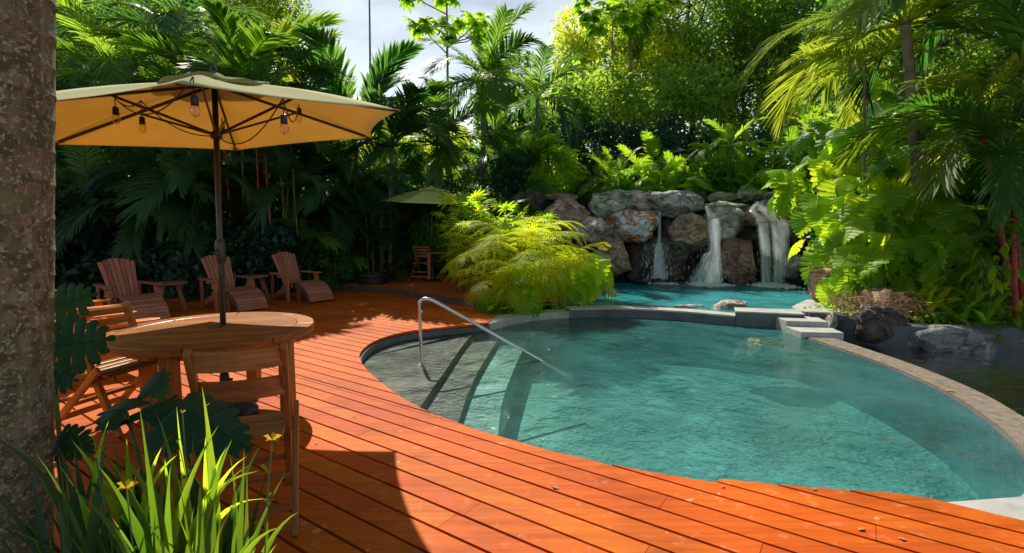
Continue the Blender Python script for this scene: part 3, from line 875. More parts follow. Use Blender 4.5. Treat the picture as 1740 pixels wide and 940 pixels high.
# ------------------------------------------------------------ waterfalls
def fallmat():
    m, nt = newmat('falling_water'); nd = N(nt)
    o = nd('OutputMaterial'); d = nd('BsdfDiffuse'); d.inputs[0].default_value = (0.92, 0.95, 0.97, 1)
    t = nd('BsdfTranslucent'); t.inputs[0].default_value = (0.92, 0.95, 0.97, 1)
    g = nd('BsdfGlossy'); g.inputs['Roughness'].default_value = .2
    tr = nd('BsdfTransparent'); m1 = nd('MixShader'); m2 = nd('MixShader'); m3 = nd('MixShader')
    m1.inputs[0].default_value = .5; m3.inputs[0].default_value = .12
    a = nd('Attribute', attribute_name='grain')
    mp = nd('Mapping'); mp.inputs['Scale'].default_value = (1.0, 110, 1); nt.links.new(a.outputs['Vector'], mp.inputs[0])
    n = noise(nd, nt, mp.outputs[0], 1.0, 5, .65, .3)
    r = nd('MapRange'); r.inputs[1].default_value = .44; r.inputs[2].default_value = .64; r.inputs[3].default_value = 0.0; r.inputs[4].default_value = 1.0
    nt.links.new(n.outputs['Fac'], r.inputs[0])
    # edges of each sheet thin out
    sx = nd('SeparateXYZ'); nt.links.new(a.outputs['Vector'], sx.inputs[0])
    ed = nd('MapRange'); ed.inputs[1].default_value = 1.0; ed.inputs[2].default_value = .6
    nt.links.new(sx.outputs[2], ed.inputs[0])
    mu = nd('Math', operation='MULTIPLY'); nt.links.new(r.outputs[0], mu.inputs[0]); nt.links.new(ed.outputs[0], mu.inputs[1])
    nt.links.new(d.outputs[0], m1.inputs[1]); nt.links.new(t.outputs[0], m1.inputs[2])
    nt.links.new(m1.outputs[0], m3.inputs[1]); nt.links.new(g.outputs[0], m3.inputs[2])
    nt.links.new(mu.outputs[0], m2.inputs[0]); nt.links.new(tr.outputs[0], m2.inputs[1]); nt.links.new(m3.outputs[0], m2.inputs[2])
    nt.links.new(m2.outputs[0], o.inputs[0])
    return m
M['fall'] = fallmat()
M['foam'] = simple('white_foam', (0.82, 0.86, 0.88), 0.6)
def fall_sheet(mb, path, widths, seed, layers=2):
    """path of pixel points with distances, widths in metres"""
    r = np.random.default_rng(seed)
    P = [D(*p) for p in path]
    pts = catmull([tuple(p) for p in P], 5); k = len(pts)
    wd = np.interp(np.linspace(0, 1, k), np.linspace(0, 1, len(widths)), widths)
    nx = 12
    for la in range(layers):
        V, Gr, F = [], [], []; ln = 0
        ph = r.uniform(0, 9)
        for i, p in enumerate(pts):
            if i: ln += (Vector(p) - Vector(pts[i - 1])).length
            for j in range(nx + 1):
                s = j / nx * 2 - 1
                x = p[0] + s * wd[i] / 2 * (1 + .15 * la)
                y = p[1] - .07 * la - .10 * math.sqrt(max(0, 1 - s * s)) + .03 * mnoise.noise(Vector((s * 3 + ph, ln * 1.5, la)))
                V.append((x, y, p[2])); Gr.append((ln * (1 + .3 * la) + ph, s * (0.35 + .2 * la) * (1.0) + ph, abs(s)))
        for i in range(k - 1):
            for j in range(nx):
                a = i * (nx + 1) + j
                F.append((a, a + 1, a + nx + 2, a + nx + 1))
        mb.add(V, F, Gr)
def waterfall(label, sheets, drops, seed):
    r = np.random.default_rng(seed)
    mb = MB()
    for (path, widths) in sheets: fall_sheet(mb, path, widths, seed)
    o = mb.build('waterfall', M['fall'], smooth=True)
    tag(o, label, 'waterfall')
    # flying drops and strands
    V, F = [], []
    for (px0, px1, y0, y1, Y, n) in drops:
        for i in range(n):
            p = D(r.normal((px0 + px1) / 2, (px1 - px0) / 3.2), r.uniform(y0, y1), Y - r.uniform(0, .25))
            if p.z < 0.01: continue
            s = r.uniform(.0015, .004); l = r.uniform(.02, .14)
            b = len(V)
            V += [(p.x, p.y, p.z), (p.x + s, p.y, p.z - l * .4), (p.x, p.y, p.z - l), (p.x - s, p.y, p.z - l * .4), (p.x, p.y - s, p.z - l * .4)]
            F += [(b, b + 4, b + 1), (b + 1, b + 4, b + 2), (b + 2, b + 4, b + 3), (b + 3, b + 4, b)]
    d = mobj('spray', np_mesh('spray', V, F), M['foam'], o); d['kind'] = 'stuff'
waterfall('narrow fall splashing over the dark boulder, the thinnest of the three',
    [([(1119, 360, 13.35), (1119, 392, 13.2), (1118, 416, 13.05)], [.04, .06, .12]),
     ([(1118, 414, 13.05), (1118, 435, 12.9), (1119, 472, 12.75)], [.12, .26, .42])],
    [(1095, 1145, 412, 476, 12.8, 260)], 1)
waterfall('middle white fall fanning out to the left over its rock',
    [([(1199, 350, 13.5), (1204, 362, 13.3), (1211, 376, 13.1), (1212, 415, 12.9), (1211, 430, 12.8)], [.10, .18, .32, .28, .30]),
     ([(1211, 428, 12.8), (1205, 445, 12.65), (1197, 479, 12.4)], [.30, .5, .85]),
     ([(1212, 372, 13.05), (1215, 425, 12.85), (1216, 479, 12.5)], [.18, .18, .26])],
    [(1180, 1235, 420, 480, 12.5, 200), (1204, 1222, 370, 430, 12.9, 60)], 2)
waterfall('right fall dropping in two white columns from the brown ledge',
    [([(1283, 346, 13.9), (1276, 358, 13.5), (1290, 372, 13.2), (1293, 384, 13.05), (1297, 430, 12.9), (1300, 481, 12.75)], [.10, .14, .26, .28, .24, .26]),
     ([(1285, 343, 14.0), (1300, 357, 13.5), (1314, 372, 13.15), (1318, 386, 13.0), (1320, 430, 12.9), (1321, 481, 12.8)], [.14, .32, .44, .36, .30, .30]),
     ([(1305, 360, 13.3), (1326, 376, 13.05), (1331, 410, 12.95), (1333, 450, 12.9)], [.2, .3, .18, .2])],
    [(1288, 1345, 390, 478, 12.8, 240)], 3)
# foam where the falls land
def foam(px, py, wpx, n, label, seed):
    r = np.random.default_rng(seed); V, F = [], []
    c = G(px, py, 0.0); wd = wpx / FPX * c.y / 2
    for i in range(n):
        x = c.x + r.normal() * wd * .24; y = c.y - .1 + r.normal() * .20
        s = abs(r.normal()) * .016 + .005; z = abs(r.normal()) * .022 * math.exp(-((x - c.x) / wd) ** 2) + .002
        b = len(V)
        V += [(x - s * 1.6, y, z), (x, y - s, z), (x + s * 1.6, y, z), (x, y + s, z), (x, y, z + s)]
        F += [(b, b + 1, b + 4), (b + 1, b + 2, b + 4), (b + 2, b + 3, b + 4), (b + 3, b, b + 4)]
    o = mobj('foam', np_mesh('foam', V, F), M['foam']); tag(o, label, 'foam', kind='stuff')
foam(1125, 481, 90, 500, 'faint foam under the narrow fall', 4)
foam(1203, 484, 100, 1800, 'white foam under the middle fall', 5)
foam(1312, 486, 110, 1900, 'white foam under the right fall', 6)

# ------------------------------------------------------------ handrail
hr = thing('handrail', 'bent stainless steel handrail going down into the pool', 'handrail', tuple(G(717, 620, -.165)))
hb = Vector(hr.location)
topz = D(712, 508, hb.y).z
e = G(921, 613, WZ)
p1 = Vector((hb.x - .02, hb.y, topz))
def bez(a, b, c, n=8): return [a * (1 - t) ** 2 + b * 2 * t * (1 - t) + c * t * t for t in np.linspace(0, 1, n)]
dv = (e - (p1 + Vector((.16, 0, 0)))).normalized()
A1 = bez(p1 + Vector((0, 0, -.09)), p1, p1 + Vector((.075, 0, 0)))
A2 = bez(p1 + Vector((.075, 0, 0)), p1 + Vector((.14, 0, 0)), p1 + Vector((.14, 0, 0)) + dv * .08)[1:]
full = [hb, hb.lerp(A1[0], .5)] + A1 + A2 + [A2[-1].lerp(e, t) for t in (.33, .66, 1.0)] + [e + dv * .45]
MB().tube([Vector(p) - hb for p in full], .021, 14, False).build('rail', M['metal'], hr, smooth=True)
MB().lathe([(.055, 0), (.055, .008), (.045, .014), (.022, .018)], (0, 0, 0), 20).build('base_plate', M['metal'], hr, smooth=False)
MB().tube([(.0, 0, topz - hb.z - .17), (.0, 0, topz - hb.z - .15)], .0225, 14).build('joint_ring', M['metal'], hr)

# ------------------------------------------------------------ big umbrella
def fabric(name, top, under, tr, tw=.5):
    m, nt = newmat(name); nd = N(nt)
    o = nd('OutputMaterial'); d = nd('BsdfDiffuse'); d.inputs[0].default_value = (*top, 1)
    t = nd('BsdfTranslucent'); t.inputs[0].default_value = (*tr, 1); mx = nd('MixShader'); mx.inputs[0].default_value = tw
    g = vecsrc(nd, nt, 'pos', (1, 1, 1)); n1 = noise(nd, nt, g, 3.0, 4); mr = nd('MapRange'); mr.inputs[3].default_value = .86; mr.inputs[4].default_value = 1.1
    nt.links.new(n1.outputs['Fac'], mr.inputs[0])
    n2 = noise(nd, nt, vecsrc(nd, nt, 'pos', (1, 6, 1), (0, 0, .4)), 120, 2); m2 = nd('MapRange'); m2.inputs[3].default_value = .8; m2.inputs[4].default_value = 1.2
    nt.links.new(n2.outputs['Fac'], m2.inputs[0]); mu = nd('Math', operation='MULTIPLY'); nt.links.new(mr.outputs[0], mu.inputs[0]); nt.links.new(m2.outputs[0], mu.inputs[1])
    for c, n_ in ((top, d), (tr, t)):
        h = nd('HueSaturation'); h.inputs['Color'].default_value = (*c, 1); nt.links.new(mu.outputs[0], h.inputs['Value']); nt.links.new(h.outputs[0], n_.inputs[0])
    nt.links.new(d.outputs[0], mx.inputs[1]); nt.links.new(t.outputs[0], mx.inputs[2]); nt.links.new(mx.outputs[0], o.inputs[0])
    return m
M['canopy'] = fabric('cream_canopy_fabric', (0.52, 0.57, 0.37), None, (0.92, 0.62, 0.20), .38)
M['canopy_cap'] = fabric('sage_vent_fabric', (0.24, 0.29, 0.15), None, (0.20, 0.22, 0.08), .2)
M['canopy_green'] = fabric('yellow_green_canopy_fabric', (0.64, 0.68, 0.20), None, (0.80, 0.72, 0.20), .35)
def umbrella(label, cx, cy, h, Rr, th, tx, ty, apex, pole_base, mat, flap=True, crank=True):
    root = thing('parasol', label, 'parasol', tuple(pole_base))
    o0 = Vector(pole_base)
    ctr = Vector((cx, cy, h + apex))
    corners = []
    for k in range(6):
        a = th + R(60) * k
        corners.append(Vector((cx + Rr * math.cos(a), cy + Rr * math.sin(a), h + tx * Rr * math.cos(a) + ty * Rr * math.sin(a))))
    n = 9
    for k in range(6):
        A, Bc = corners[k], corners[(k + 1) % 6]
        V, F = [], []
        for i in range(n + 1):
            s = i / n
            for j in range(n + 1):
                t = j / n
                rimp = A.lerp(Bc, t)
                sag = 4 * t * (1 - t)
                rimp = rimp.lerp(Vector((cx, cy, rimp.z)), .055 * sag)
                p = ctr.lerp(rimp, s)
                p.z += .045 * math.sin(math.pi * s) * (1 - .35 * sag) - .03 * sag * s * (1 - s) * 2
                V.append(p - o0)
        for i in range(n):
            for j in range(n):
                a = i * (n + 1) + j
                if i == 0: F.append((a, a + n + 1, a + n + 2))
                else: F.append((a, a + n + 1, a + n + 2, a + 1))
        ob = MB().add(V, F).build('canopy_panel', mat, root, smooth=True)
        so_ = ob.modifiers.new('s', 'SOLIDIFY'); so_.thickness = .0012 * 1.5; so_.offset = 0
        # little hem pocket at the corner
        MB().bar(A - o0 + (ctr - A).normalized() * .10 + Vector((0, 0, -.012)), A - o0 + (A - ctr).normalized() * .004, .085, .006, w1=.03).build('corner_pocket', mat, root)
        MB().bar(ctr - o0 + Vector((0, 0, -.03)), A - o0 + Vector((0, 0, -.006)), .016, .022).build('rib', M['bronze'], root)
    run = ctr.lerp(o0, .16)
    for k in range(6):
        mid = ctr.lerp(corners[k], .46) + Vector((0, 0, -.015))
        MB().bar(run - o0, mid - o0, .013, .018).build('strut', M['bronze'], root)
    # vent cap
    if flap:
        V, F = [ctr + Vector((0, 0, .085)) - o0], []
        m_ = 48
        for i in range(1, 5):
            for k in range(m_):
                a = th + 2 * math.pi * k / m_
                rr = Rr * .27 * i / 4
                z = h + tx * rr * math.cos(a) + ty * rr * math.sin(a) + apex * (1 - .95 * rr / Rr) + .045 + (.016 * math.sin(4 * a + 1) + .014 * math.sin(9 * a)) * (i / 4) ** 2
                V.append(Vector((cx + rr * math.cos(a), cy + rr * math.sin(a), z)) - o0)
        for k in range(m_):
            F.append((0, 1 + k, 1 + (k + 1) % m_))
            for i in range(3):
                F.append((1 + i * m_ + k, 1 + (i + 1) * m_ + k, 1 + (i + 1) * m_ + (k + 1) % m_, 1 + i * m_ + (k + 1) % m_))
        MB().add(V, F).build('vent_cap', M['canopy_cap'] if crank else mat, root, smooth=True)
    MB().tube([(0, 0, .05), (ctr - o0) * .5, ctr - o0 + Vector((0, 0, .02))], .0225, 14).build('pole', M['bronze'], root, smooth=True)
    MB().lathe([(.03, -.03), (.045, -.02), (.045, .02), (.03, .03)], run - o0, 14).build('runner', M['bronze'], root)
    MB().lathe([(.02, 0), (.028, .02), (.02, .04), (.008, .06)], ctr - o0 + Vector((0, 0, .07)), 12).build('finial', M['bronze'], root)
    MB().lathe([(.24, 0), (.24, .03), (.20, .05), (.06, .07), (.045, .10), (.035, .34), (.03, .35)], (0, 0, 0), 28).build('base', M['black'], root)
    MB().tube([(.03, 0, .30), (.065, 0, .30)], .012, 8).build('clamp_knob', M['black'], root)
    if crank:
        c = ctr.lerp(o0, 1 - (1.36 - o0.z) / (ctr.z - o0.z)) - o0
        MB().lathe([(.024, -.13), (.034, -.10), (.040, -.05), (.040, .045), (.034, .07), (.024, .085)], c, 16).build('crank_housing', M['bronze'], root, smooth=True)
        MB().tube([c + Vector((0, -.03, 0)), c + Vector((0, -.06, 0)), c + Vector((-.03, -.07, -.05))], .006, 6).build('crank_handle', M['black'], root)
    return root, ctr, corners, run
U = umbrella('large cream and sage parasol with an orange glowing underside and hanging bulbs', -2.425, 4.259, 2.357, 1.55, -1.164, .073, .053, .37, (-2.365, 4.06, 0.0), M['canopy'])
# string lights hanging under the big canopy
def canopy_z(x, y):
    dx, dy = x + 2.425, y - 4.259; a = math.atan2(dy, dx); rr = math.hypot(dx, dy)
    q = (a + 1.164) % R(60) - R(30); rim_r = 1.55 * math.cos(R(30)) / math.cos(q)
    return 2.357 + .073 * dx + .053 * dy + .37 * (1 - min(rr / rim_r, 1))
sl = thing('string_lights', 'string of dark sockets and clear bulbs hanging under the large parasol', 'string lights', (-2.42, 4.26, 2.35))
s0 = Vector(sl.location)
glass, gnt = newmat('bulb_glass'); gn = N(gnt)
go = gn('OutputMaterial'); gg = gn('BsdfGlossy'); gg.inputs['Roughness'].default_value = .03; gt = gn('BsdfTransparent'); gt.inputs[0].default_value = (.95, .86, .7, 1)
gf = gn('LayerWeight'); gf.inputs[0].default_value = .35; gm = gn('MixShader')
gnt.links.new(gf.outputs['Facing'], gm.inputs[0]); gnt.links.new(gt.outputs[0], gm.inputs[1]); gnt.links.new(gg.outputs[0], gm.inputs[2]); gnt.links.new(gm.outputs[0], go.inputs[0])
M['bulb'] = glass
hang = []
for (bx, by, y0_, dr) in [(196, 181, 3.2, .06), (241, 198, 3.3, .12), (330, 161, 3.0, .10), (378, 212, 3.6, .06), (482, 194, 3.3, .10), (508, 183, 3.3, .03)]:
    Y = y0_
    while Y < 5.6:
        p = D(bx, by, Y)
        if canopy_z(p.x, p.y) - p.z < .02 + dr and canopy_z(p.x, p.y) - p.z > 0: break
        Y += .02
    hang.append((p, dr))
    q = p - s0
    f = MB().tube([q + Vector((0, 0, dr)), q], .0035, 6).lathe([(.008, .0), (.019, -.006), (.021, -.05), (.023, -.058)], q, 12).build('socket', M['black'], sl, smooth=False)
    MB().lathe([(.016, -.056), (.024, -.075), (.027, -.095), (.022, -.113), (.012, -.124), (.003, -.127)], q, 14).build('bulb', M['bulb'], f, smooth=True)
hp = U[3] - s0
for a_, b_ in [(0, 1), (1, None), (None, 4), (4, 5), (3, None), (2, 0)]:
    A = (hang[a_][0] + Vector((0, 0, hang[a_][1])) - s0) if a_ is not None else hp
    Bv = (hang[b_][0] + Vector((0, 0, hang[b_][1])) - s0) if b_ is not None else hp
    pts = [A.lerp(Bv, t) + Vector((0, 0, -.13 * 4 * t * (1 - t) * (A - Bv).length ** .7)) for t in np.linspace(0, 1, 12)]
    MB().tube(pts, .0045, 6).build('cable', M['black'], sl, smooth=True)
fb = G(735, 478, .13)
umbrella('small yellow green parasol on the far terrace', fb.x, fb.y, 2.16, 1.28, -.95, -.04, .06, .36, tuple(fb), M['canopy_green'], crank=False)

# ------------------------------------------------------------ round table
tbl = thing('round_table', 'round wooden table under the large parasol', 'table', (-2.40, 4.03, 0), R(15))
TR = .745
def disc_strip(y0, y1, r):
    P = []
    xs = [(math.sqrt(max(r * r - y * y, 0)), y) for y in np.linspace(y0, y1, 5)]
    P = [(x, y) for x, y in xs] + [(-x, y) for x, y in xs[::-1]]
    return P
ri = .61
for i in range(10):
    y0, y1 = -ri + i * 2 * ri / 10 + .002, -ri + (i + 1) * 2 * ri / 10 - .002
    P = disc_strip(y0 if i else y0 + .004, y1 if i < 9 else y1 - .004, ri - .002)
    if i in (4, 5):     # hole for the pole
        pass
    V = [(x, y, .703) for x, y in P] + [(x, y, .74) for x, y in P]; n_ = len(P)
    F = [tuple(range(n_))[::-1], tuple(range(n_, 2 * n_))] + [(k, (k + 1) % n_, n_ + (k + 1) % n_, n_ + k) for k in range(n_)]
    of = random.random() * 7
    MB().add(V, F, [(v[0] + of, v[1] + of, v[2]) for v in V]).build('tabletop_slat', M['table'], tbl)
for k in range(8):
    a0, a1 = R(45 * k + .25), R(45 * (k + 1) - .25)
    P = [(TR * math.cos(a), TR * math.sin(a)) for a in np.linspace(a0, a1, 8)] + [(ri * math.cos(a), ri * math.sin(a)) for a in np.linspace(a1, a0, 8)]
    V = [(x, y, .682) for x, y in P] + [(x, y, .741) for x, y in P]; n_ = len(P); am = (a0 + a1) / 2; of = random.random() * 7
    F = [tuple(range(n_))[::-1], tuple(range(n_, 2 * n_))] + [(q, (q + 1) % n_, n_ + (q + 1) % n_, n_ + q) for q in range(n_)]
    MB().add(V, F, [(-v[0] * math.sin(am) + v[1] * math.cos(am) + of, v[0] * math.cos(am) + v[1] * math.sin(am), v[2]) for v in V]).build('rim_segment', M['table'], tbl, bevel=.006)
lg = [(.565 * math.cos(R(90 * k - 15)), .565 * math.sin(R(90 * k - 15))) for k in range(4)]
for k in range(4):
    a_, b_ = lg[k], lg[(k + 1) % 4]
    MB().bar((a_[0], a_[1], 0), (a_[0], a_[1], .70), .095, .095, up=(math.cos(R(90 * k - 15)), math.sin(R(90 * k - 15)), 0)).build('leg', M['table'], tbl, bevel=.004)
    u_ = Vector((b_[0] - a_[0], b_[1] - a_[1], 0)).normalized() * .06
    MB().bar(Vector((a_[0], a_[1], .645)) + u_, Vector((b_[0], b_[1], .645)) - u_, .03, .09).build('apron', M['table'], tbl, bevel=.003)
MB().lathe([(.05, .742), (.05, .748), (.03, .752)], (0, 0, 0), 18).build('pole_ring', M['bronze'], tbl)

# ------------------------------------------------------------ folding chairs (faces +x)
def folding_chair(label, loc, rz, slats=2, cat='chair', group='wooden folding chairs', mat=None, scale=1.0):
    mat = mat or M['chair']
    t = thing('folding_chair', label, cat, loc, rz, group)
    t.scale = (scale,) * 3
    for s in (-1, 1):
        f = MB().bar((.27, s * .19, 0), (-.10, s * .22, .93), .036, .055, up=(1, 0, .3)).build('back_post', mat, t, bevel=.006)
        MB().bar((-.34, s * .25, 0), (.20, s * .25, .52), .030, .05, up=(1, 0, 1)).build('rear_leg', mat, t, bevel=.006)
    zs = [(.87, .105), (.695, .105)] if slats == 2 else [(.88, .05), (.80, .05), (.72, .05), (.64, .05)]
    for z, hh in zs:
        xb = .27 - .37 * z / .92
        pts = [(xb - .045 * (1 - (q / .2) ** 2) , q * 1.03, z) for q in np.linspace(-.2, .2, 7)]
        mb = MB()
        mb.curvebar(pts, .024, hh)
        mb.build('backrest_slat', mat, t)
    for i in range(6):
        x = -.14 + i * .066
        zz = .455 + .018 * ((x - .02) / .17) ** 2 - .02 * (x > .15) - .0 * x
        MB().bar((x, -.20, zz), (x, .20, zz), .062, .018).build('seat_slat', mat, t, bevel=.003)
    for s in (-1, 1):
        MB().bar((-.18, s * .165, .435), (.24, s * .165, .435), .022, .04).build('seat_rail', mat, t)
    MB().bar((-.24, -.225, .11), (-.24, .225, .11), .02, .045).build('stretcher', mat, t)
    MB().bar((-.115, -.225, .225), (-.115, .225, .225), .02, .03).build('stretcher', mat, t)
    MB().bar((.19, -.185, .20), (.19, .185, .20), .02, .035).build('stretcher', mat, t)
    return t
folding_chair('wooden folding chair with its back to the camera at the round table', (-1.44, 2.63, 0), math.atan2(.94, -.35))
folding_chair('wooden folding chair with a sunlit orange seat beside the palm trunk', (-3.12, 3.86, 0), math.atan2(-.25, 1), mat=M['table'], slats=4)
c_ = G(716, 478, .13)
folding_chair('slatted wooden chair standing alone at the left of the far table', (c_.x, c_.y + .3, .13), R(75), slats=4)
c2_ = G(820, 470, .13)
folding_chair('wooden chair half hidden by the ferns at the far table', (c2_.x, c2_.y + .5, .13), R(200), slats=4, mat=M['lounge'])
ft = G(752, 476, .13)
tb = thing('side_table', 'square wooden table under the small yellow green parasol', 'table', (ft.x + .02, ft.y + .15, .13), R(10))
for i in range(7):
    MB().bar((-.45 , -.39 + i * .13, .73), (.45, -.39 + i * .13, .73), .125, .028).build('tabletop_slat', M['chair'], tb)
for sx in (-1, 1):
    for sy in (-1, 1):
        MB().bar((sx * .40, sy * .40, 0), (sx * .40, sy * .40, .715), .07, .07, up=(0, 1, 0)).build('leg', M['chair'], tb)
    MB().bar((sx * .40, -.36, .67), (sx * .40, .36, .67), .025, .08).build('apron', M['chair'], tb)

# ------------------------------------------------------------ adirondack chairs with leg rests (faces +x)
def adirondack(label, loc, rz, mat, group, rest=True):
    t = thing('lounge_chair', label, 'lounge chair', loc, rz, group)
    for i in range(7):
        k = (i - 3) / 3
        top = 1.0 - .055 * k * k
        a = Vector((-.10, k * .165, .27)); b = Vector((-.10 - (top - .27) * .50, k * .235, top))
        MB().bar(a, b, .050, .018, up=(1, 0, .5), w1=.070).build('backrest_slat', mat, t, bevel=.004)
    MB().bar((-.25, -.27, .50), (-.25, .27, .50), .03, .06, up=(0, 0, 1)).build('back_brace', mat, t)
    for i in range(6):
        x = -.10 + i * .072
        z = .30 + .10 * min(1, i / 5)
        MB().bar((x, -.26, z), (x, .26, z), .066, .018).build('seat_slat', mat, t)
    for s in (-1, 1):
        # paddle shaped arm
        P = [(-.50, s * .26), (-.42, s * .36), (.05, s * .42), (.28, s * .425), (.36, s * .39), (.37, s * .33), (.30, s * .27), (.0, s * .275), (-.46, s * .24)]
        if s < 0: P = P[::-1]
        MB().prism(P, .555, .578).build('armrest', mat, t, bevel=.005)
        MB().bar((.22, s * .335, 0), (.22, s * .335, .555), .03, .11, up=(1, 0, 0)).build('front_leg', mat, t, bevel=.004)
        MB().bar((-.42, s * .30, 0), (-.38, s * .30, .555), .03, .08, up=(1, 0, 0)).build('rear_leg', mat, t, bevel=.004)
        MB().bar((-.42, s * .265, .06), (.28, s * .265, .355), .028, .11).build('stringer', mat, t)
        MB().bar((.22, s * .365, .40), (.22, s * .365, .55), .03, .11, up=(1, 0, 0), t1=.02).build('arm_bracket', mat, t)
    if rest:
        def arc(u, d=0.0):
            an = u * R(86)
            return (.34 + (.56 - d) * math.sin(an), (.405 - d) * math.cos(an) + .02)
        nS = 11
        for i in range(nS):
            u0, u1 = (i + .03) / nS, (i + .97) / nS
            a, b = arc(u0), arc(u1)
            a2, b2 = arc(u0, .018), arc(u1, .018)
            V = []
            for yy in (-.27, .27):
                V += [(a[0], yy, a[1]), (b[0], yy, b[1]), (b2[0], yy, b2[1]), (a2[0], yy, a2[1])]
            F = [(0, 1, 2, 3), (7, 6, 5, 4), (0, 4, 5, 1), (1, 5, 6, 2), (2, 6, 7, 3), (3, 7, 4, 0)]
            MB().add(V, F, [(v[1] + i * 1.7, v[0], v[2]) for v in V]).build('leg_rest_slat', mat, t)
        for s in (-1, 1):
            V, F = [], []
            us = np.linspace(-.02, 1, 12)
            for yy in (s * .215, s * .24):
                for u in us: V.append((arc(u, .02)[0], yy, arc(u, .02)[1]))
                for u in us: V.append((arc(u, .15)[0], yy, max(arc(u, .15)[1], .0)))
            n_ = len(us)
            for i in range(n_ - 1):
                F += [(i, i + 1, n_ + i + 1, n_ + i), (2 * n_ + i + 1, 2 * n_ + i, 3 * n_ + i, 3 * n_ + i + 1), (n_ + i, n_ + i + 1, 3 * n_ + i + 1, 3 * n_ + i), (i + 1, i, 2 * n_ + i, 2 * n_ + i + 1)]
            MB().add(V, F).build('leg_rest_side', M['bark_dark'], t)
            MB().bar((.40, s * .2, 0), (.40, s * .2, .38), .03, .06, up=(1, 0, 0)).build('leg_rest_leg', mat, t)
    return t
FA = math.atan2(-.5707, .8211)
fx, fy = .8211, -.5707
def foot_at(px, py):   # where the outer front corner of the leg rest touches the deck
    p = G(px, py, 0); return (p.x - fx * .90 + fy * .27, p.y - fy * .90 - fx * .27, 0)
GR = 'lounge chairs in the shade of the thicket'
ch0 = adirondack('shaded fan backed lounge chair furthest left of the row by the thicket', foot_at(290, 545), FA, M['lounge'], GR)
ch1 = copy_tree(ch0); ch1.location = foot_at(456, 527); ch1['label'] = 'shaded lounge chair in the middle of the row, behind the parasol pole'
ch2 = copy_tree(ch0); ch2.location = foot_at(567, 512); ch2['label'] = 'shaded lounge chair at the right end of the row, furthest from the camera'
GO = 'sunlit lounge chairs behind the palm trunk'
ch3 = adirondack('sunlit orange lounge chair just behind the round table seen from its back', (-4.28, 5.28, 0), math.atan2(.8, .6), M['lounge_sunlit'], GO, rest=False)
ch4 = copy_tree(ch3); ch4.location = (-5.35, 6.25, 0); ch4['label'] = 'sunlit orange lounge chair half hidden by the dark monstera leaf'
def small_table(loc, label):
    t = thing('side_table', label, 'side table', loc, .6, 'small round tables between the lounge chairs')
    for i in range(5):
        y0, y1 = -.28 + i * .112 + .003, -.28 + (i + 1) * .112 - .003
        P = disc_strip(y0 + (.006 if i == 0 else 0), y1 - (.006 if i == 4 else 0), .28)
        MB().prism(P, .50, .525).build('tabletop_slat', M['lounge'], t)
    for k in range(4):
        a = R(45 + 90 * k)
        MB().bar((.30 * math.cos(a), .30 * math.sin(a), 0), (.15 * math.cos(a), .15 * math.sin(a), .50), .07, .03, up=(math.cos(a), math.sin(a), 0)).build('leg', M['lounge'], t)
    MB().lathe([(.17, .20), (.17, .22)], (0, 0, 0), 16).build('lower_shelf', M['lounge'], t)
    return t
s1 = small_table(tuple(G(292, 528, 0)), 'small round table between the first and second shaded lounge chairs')
s2 = copy_tree(s1); s2.location = tuple(G(436, 510, 0)); s2['label'] = 'small round table between the second and third shaded lounge chairs'

# ------------------------------------------------------------ foliage materials
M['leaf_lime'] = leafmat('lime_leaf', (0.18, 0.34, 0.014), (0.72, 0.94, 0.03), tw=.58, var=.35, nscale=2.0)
M['leaf_fern'] = leafmat('bright_fern_leaf', (0.22, 0.32, 0.012), (0.97, 1.0, 0.03), tw=.66, var=.3, nscale=3.0, rough=.55, spec=.2)
M['leaf_palm'] = leafmat('palm_leaf', (0.050, 0.135, 0.020), (0.32, 0.56, 0.04), tw=.46, var=.6, nscale=.8)
M['leaf_palm_gold'] = leafmat('golden_palm_leaf', (0.10, 0.17, 0.02), (0.55, 0.66, 0.05), tw=.5, var=.4, nscale=.9)
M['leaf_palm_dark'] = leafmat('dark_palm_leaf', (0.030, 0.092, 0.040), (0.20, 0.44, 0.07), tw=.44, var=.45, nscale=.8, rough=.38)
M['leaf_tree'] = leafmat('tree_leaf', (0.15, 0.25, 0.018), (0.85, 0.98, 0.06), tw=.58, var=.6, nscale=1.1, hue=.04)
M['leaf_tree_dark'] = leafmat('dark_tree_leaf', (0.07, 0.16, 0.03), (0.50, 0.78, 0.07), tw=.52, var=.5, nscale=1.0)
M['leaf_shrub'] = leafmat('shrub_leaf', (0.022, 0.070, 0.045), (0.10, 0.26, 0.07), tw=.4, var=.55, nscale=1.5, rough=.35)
M['leaf_mid'] = leafmat('mid_green_leaf', (0.08, 0.20, 0.02), (0.60, 0.92, 0.04), tw=.55, var=.5, nscale=1.5)
M['leaf_iris'] = leafmat('iris_leaf', (0.040, 0.115, 0.015), (0.32, 0.54, 0.025), tw=.5, var=.45, nscale=6, rough=.4)
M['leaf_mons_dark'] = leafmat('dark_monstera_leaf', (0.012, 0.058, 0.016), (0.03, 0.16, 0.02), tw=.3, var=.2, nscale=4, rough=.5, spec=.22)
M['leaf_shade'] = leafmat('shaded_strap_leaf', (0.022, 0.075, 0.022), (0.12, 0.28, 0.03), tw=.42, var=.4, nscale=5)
M['petal'] = leafmat('yellow_petal', (0.62, 0.42, 0.02), (0.8, 0.55, 0.03), tw=.4, var=.1)

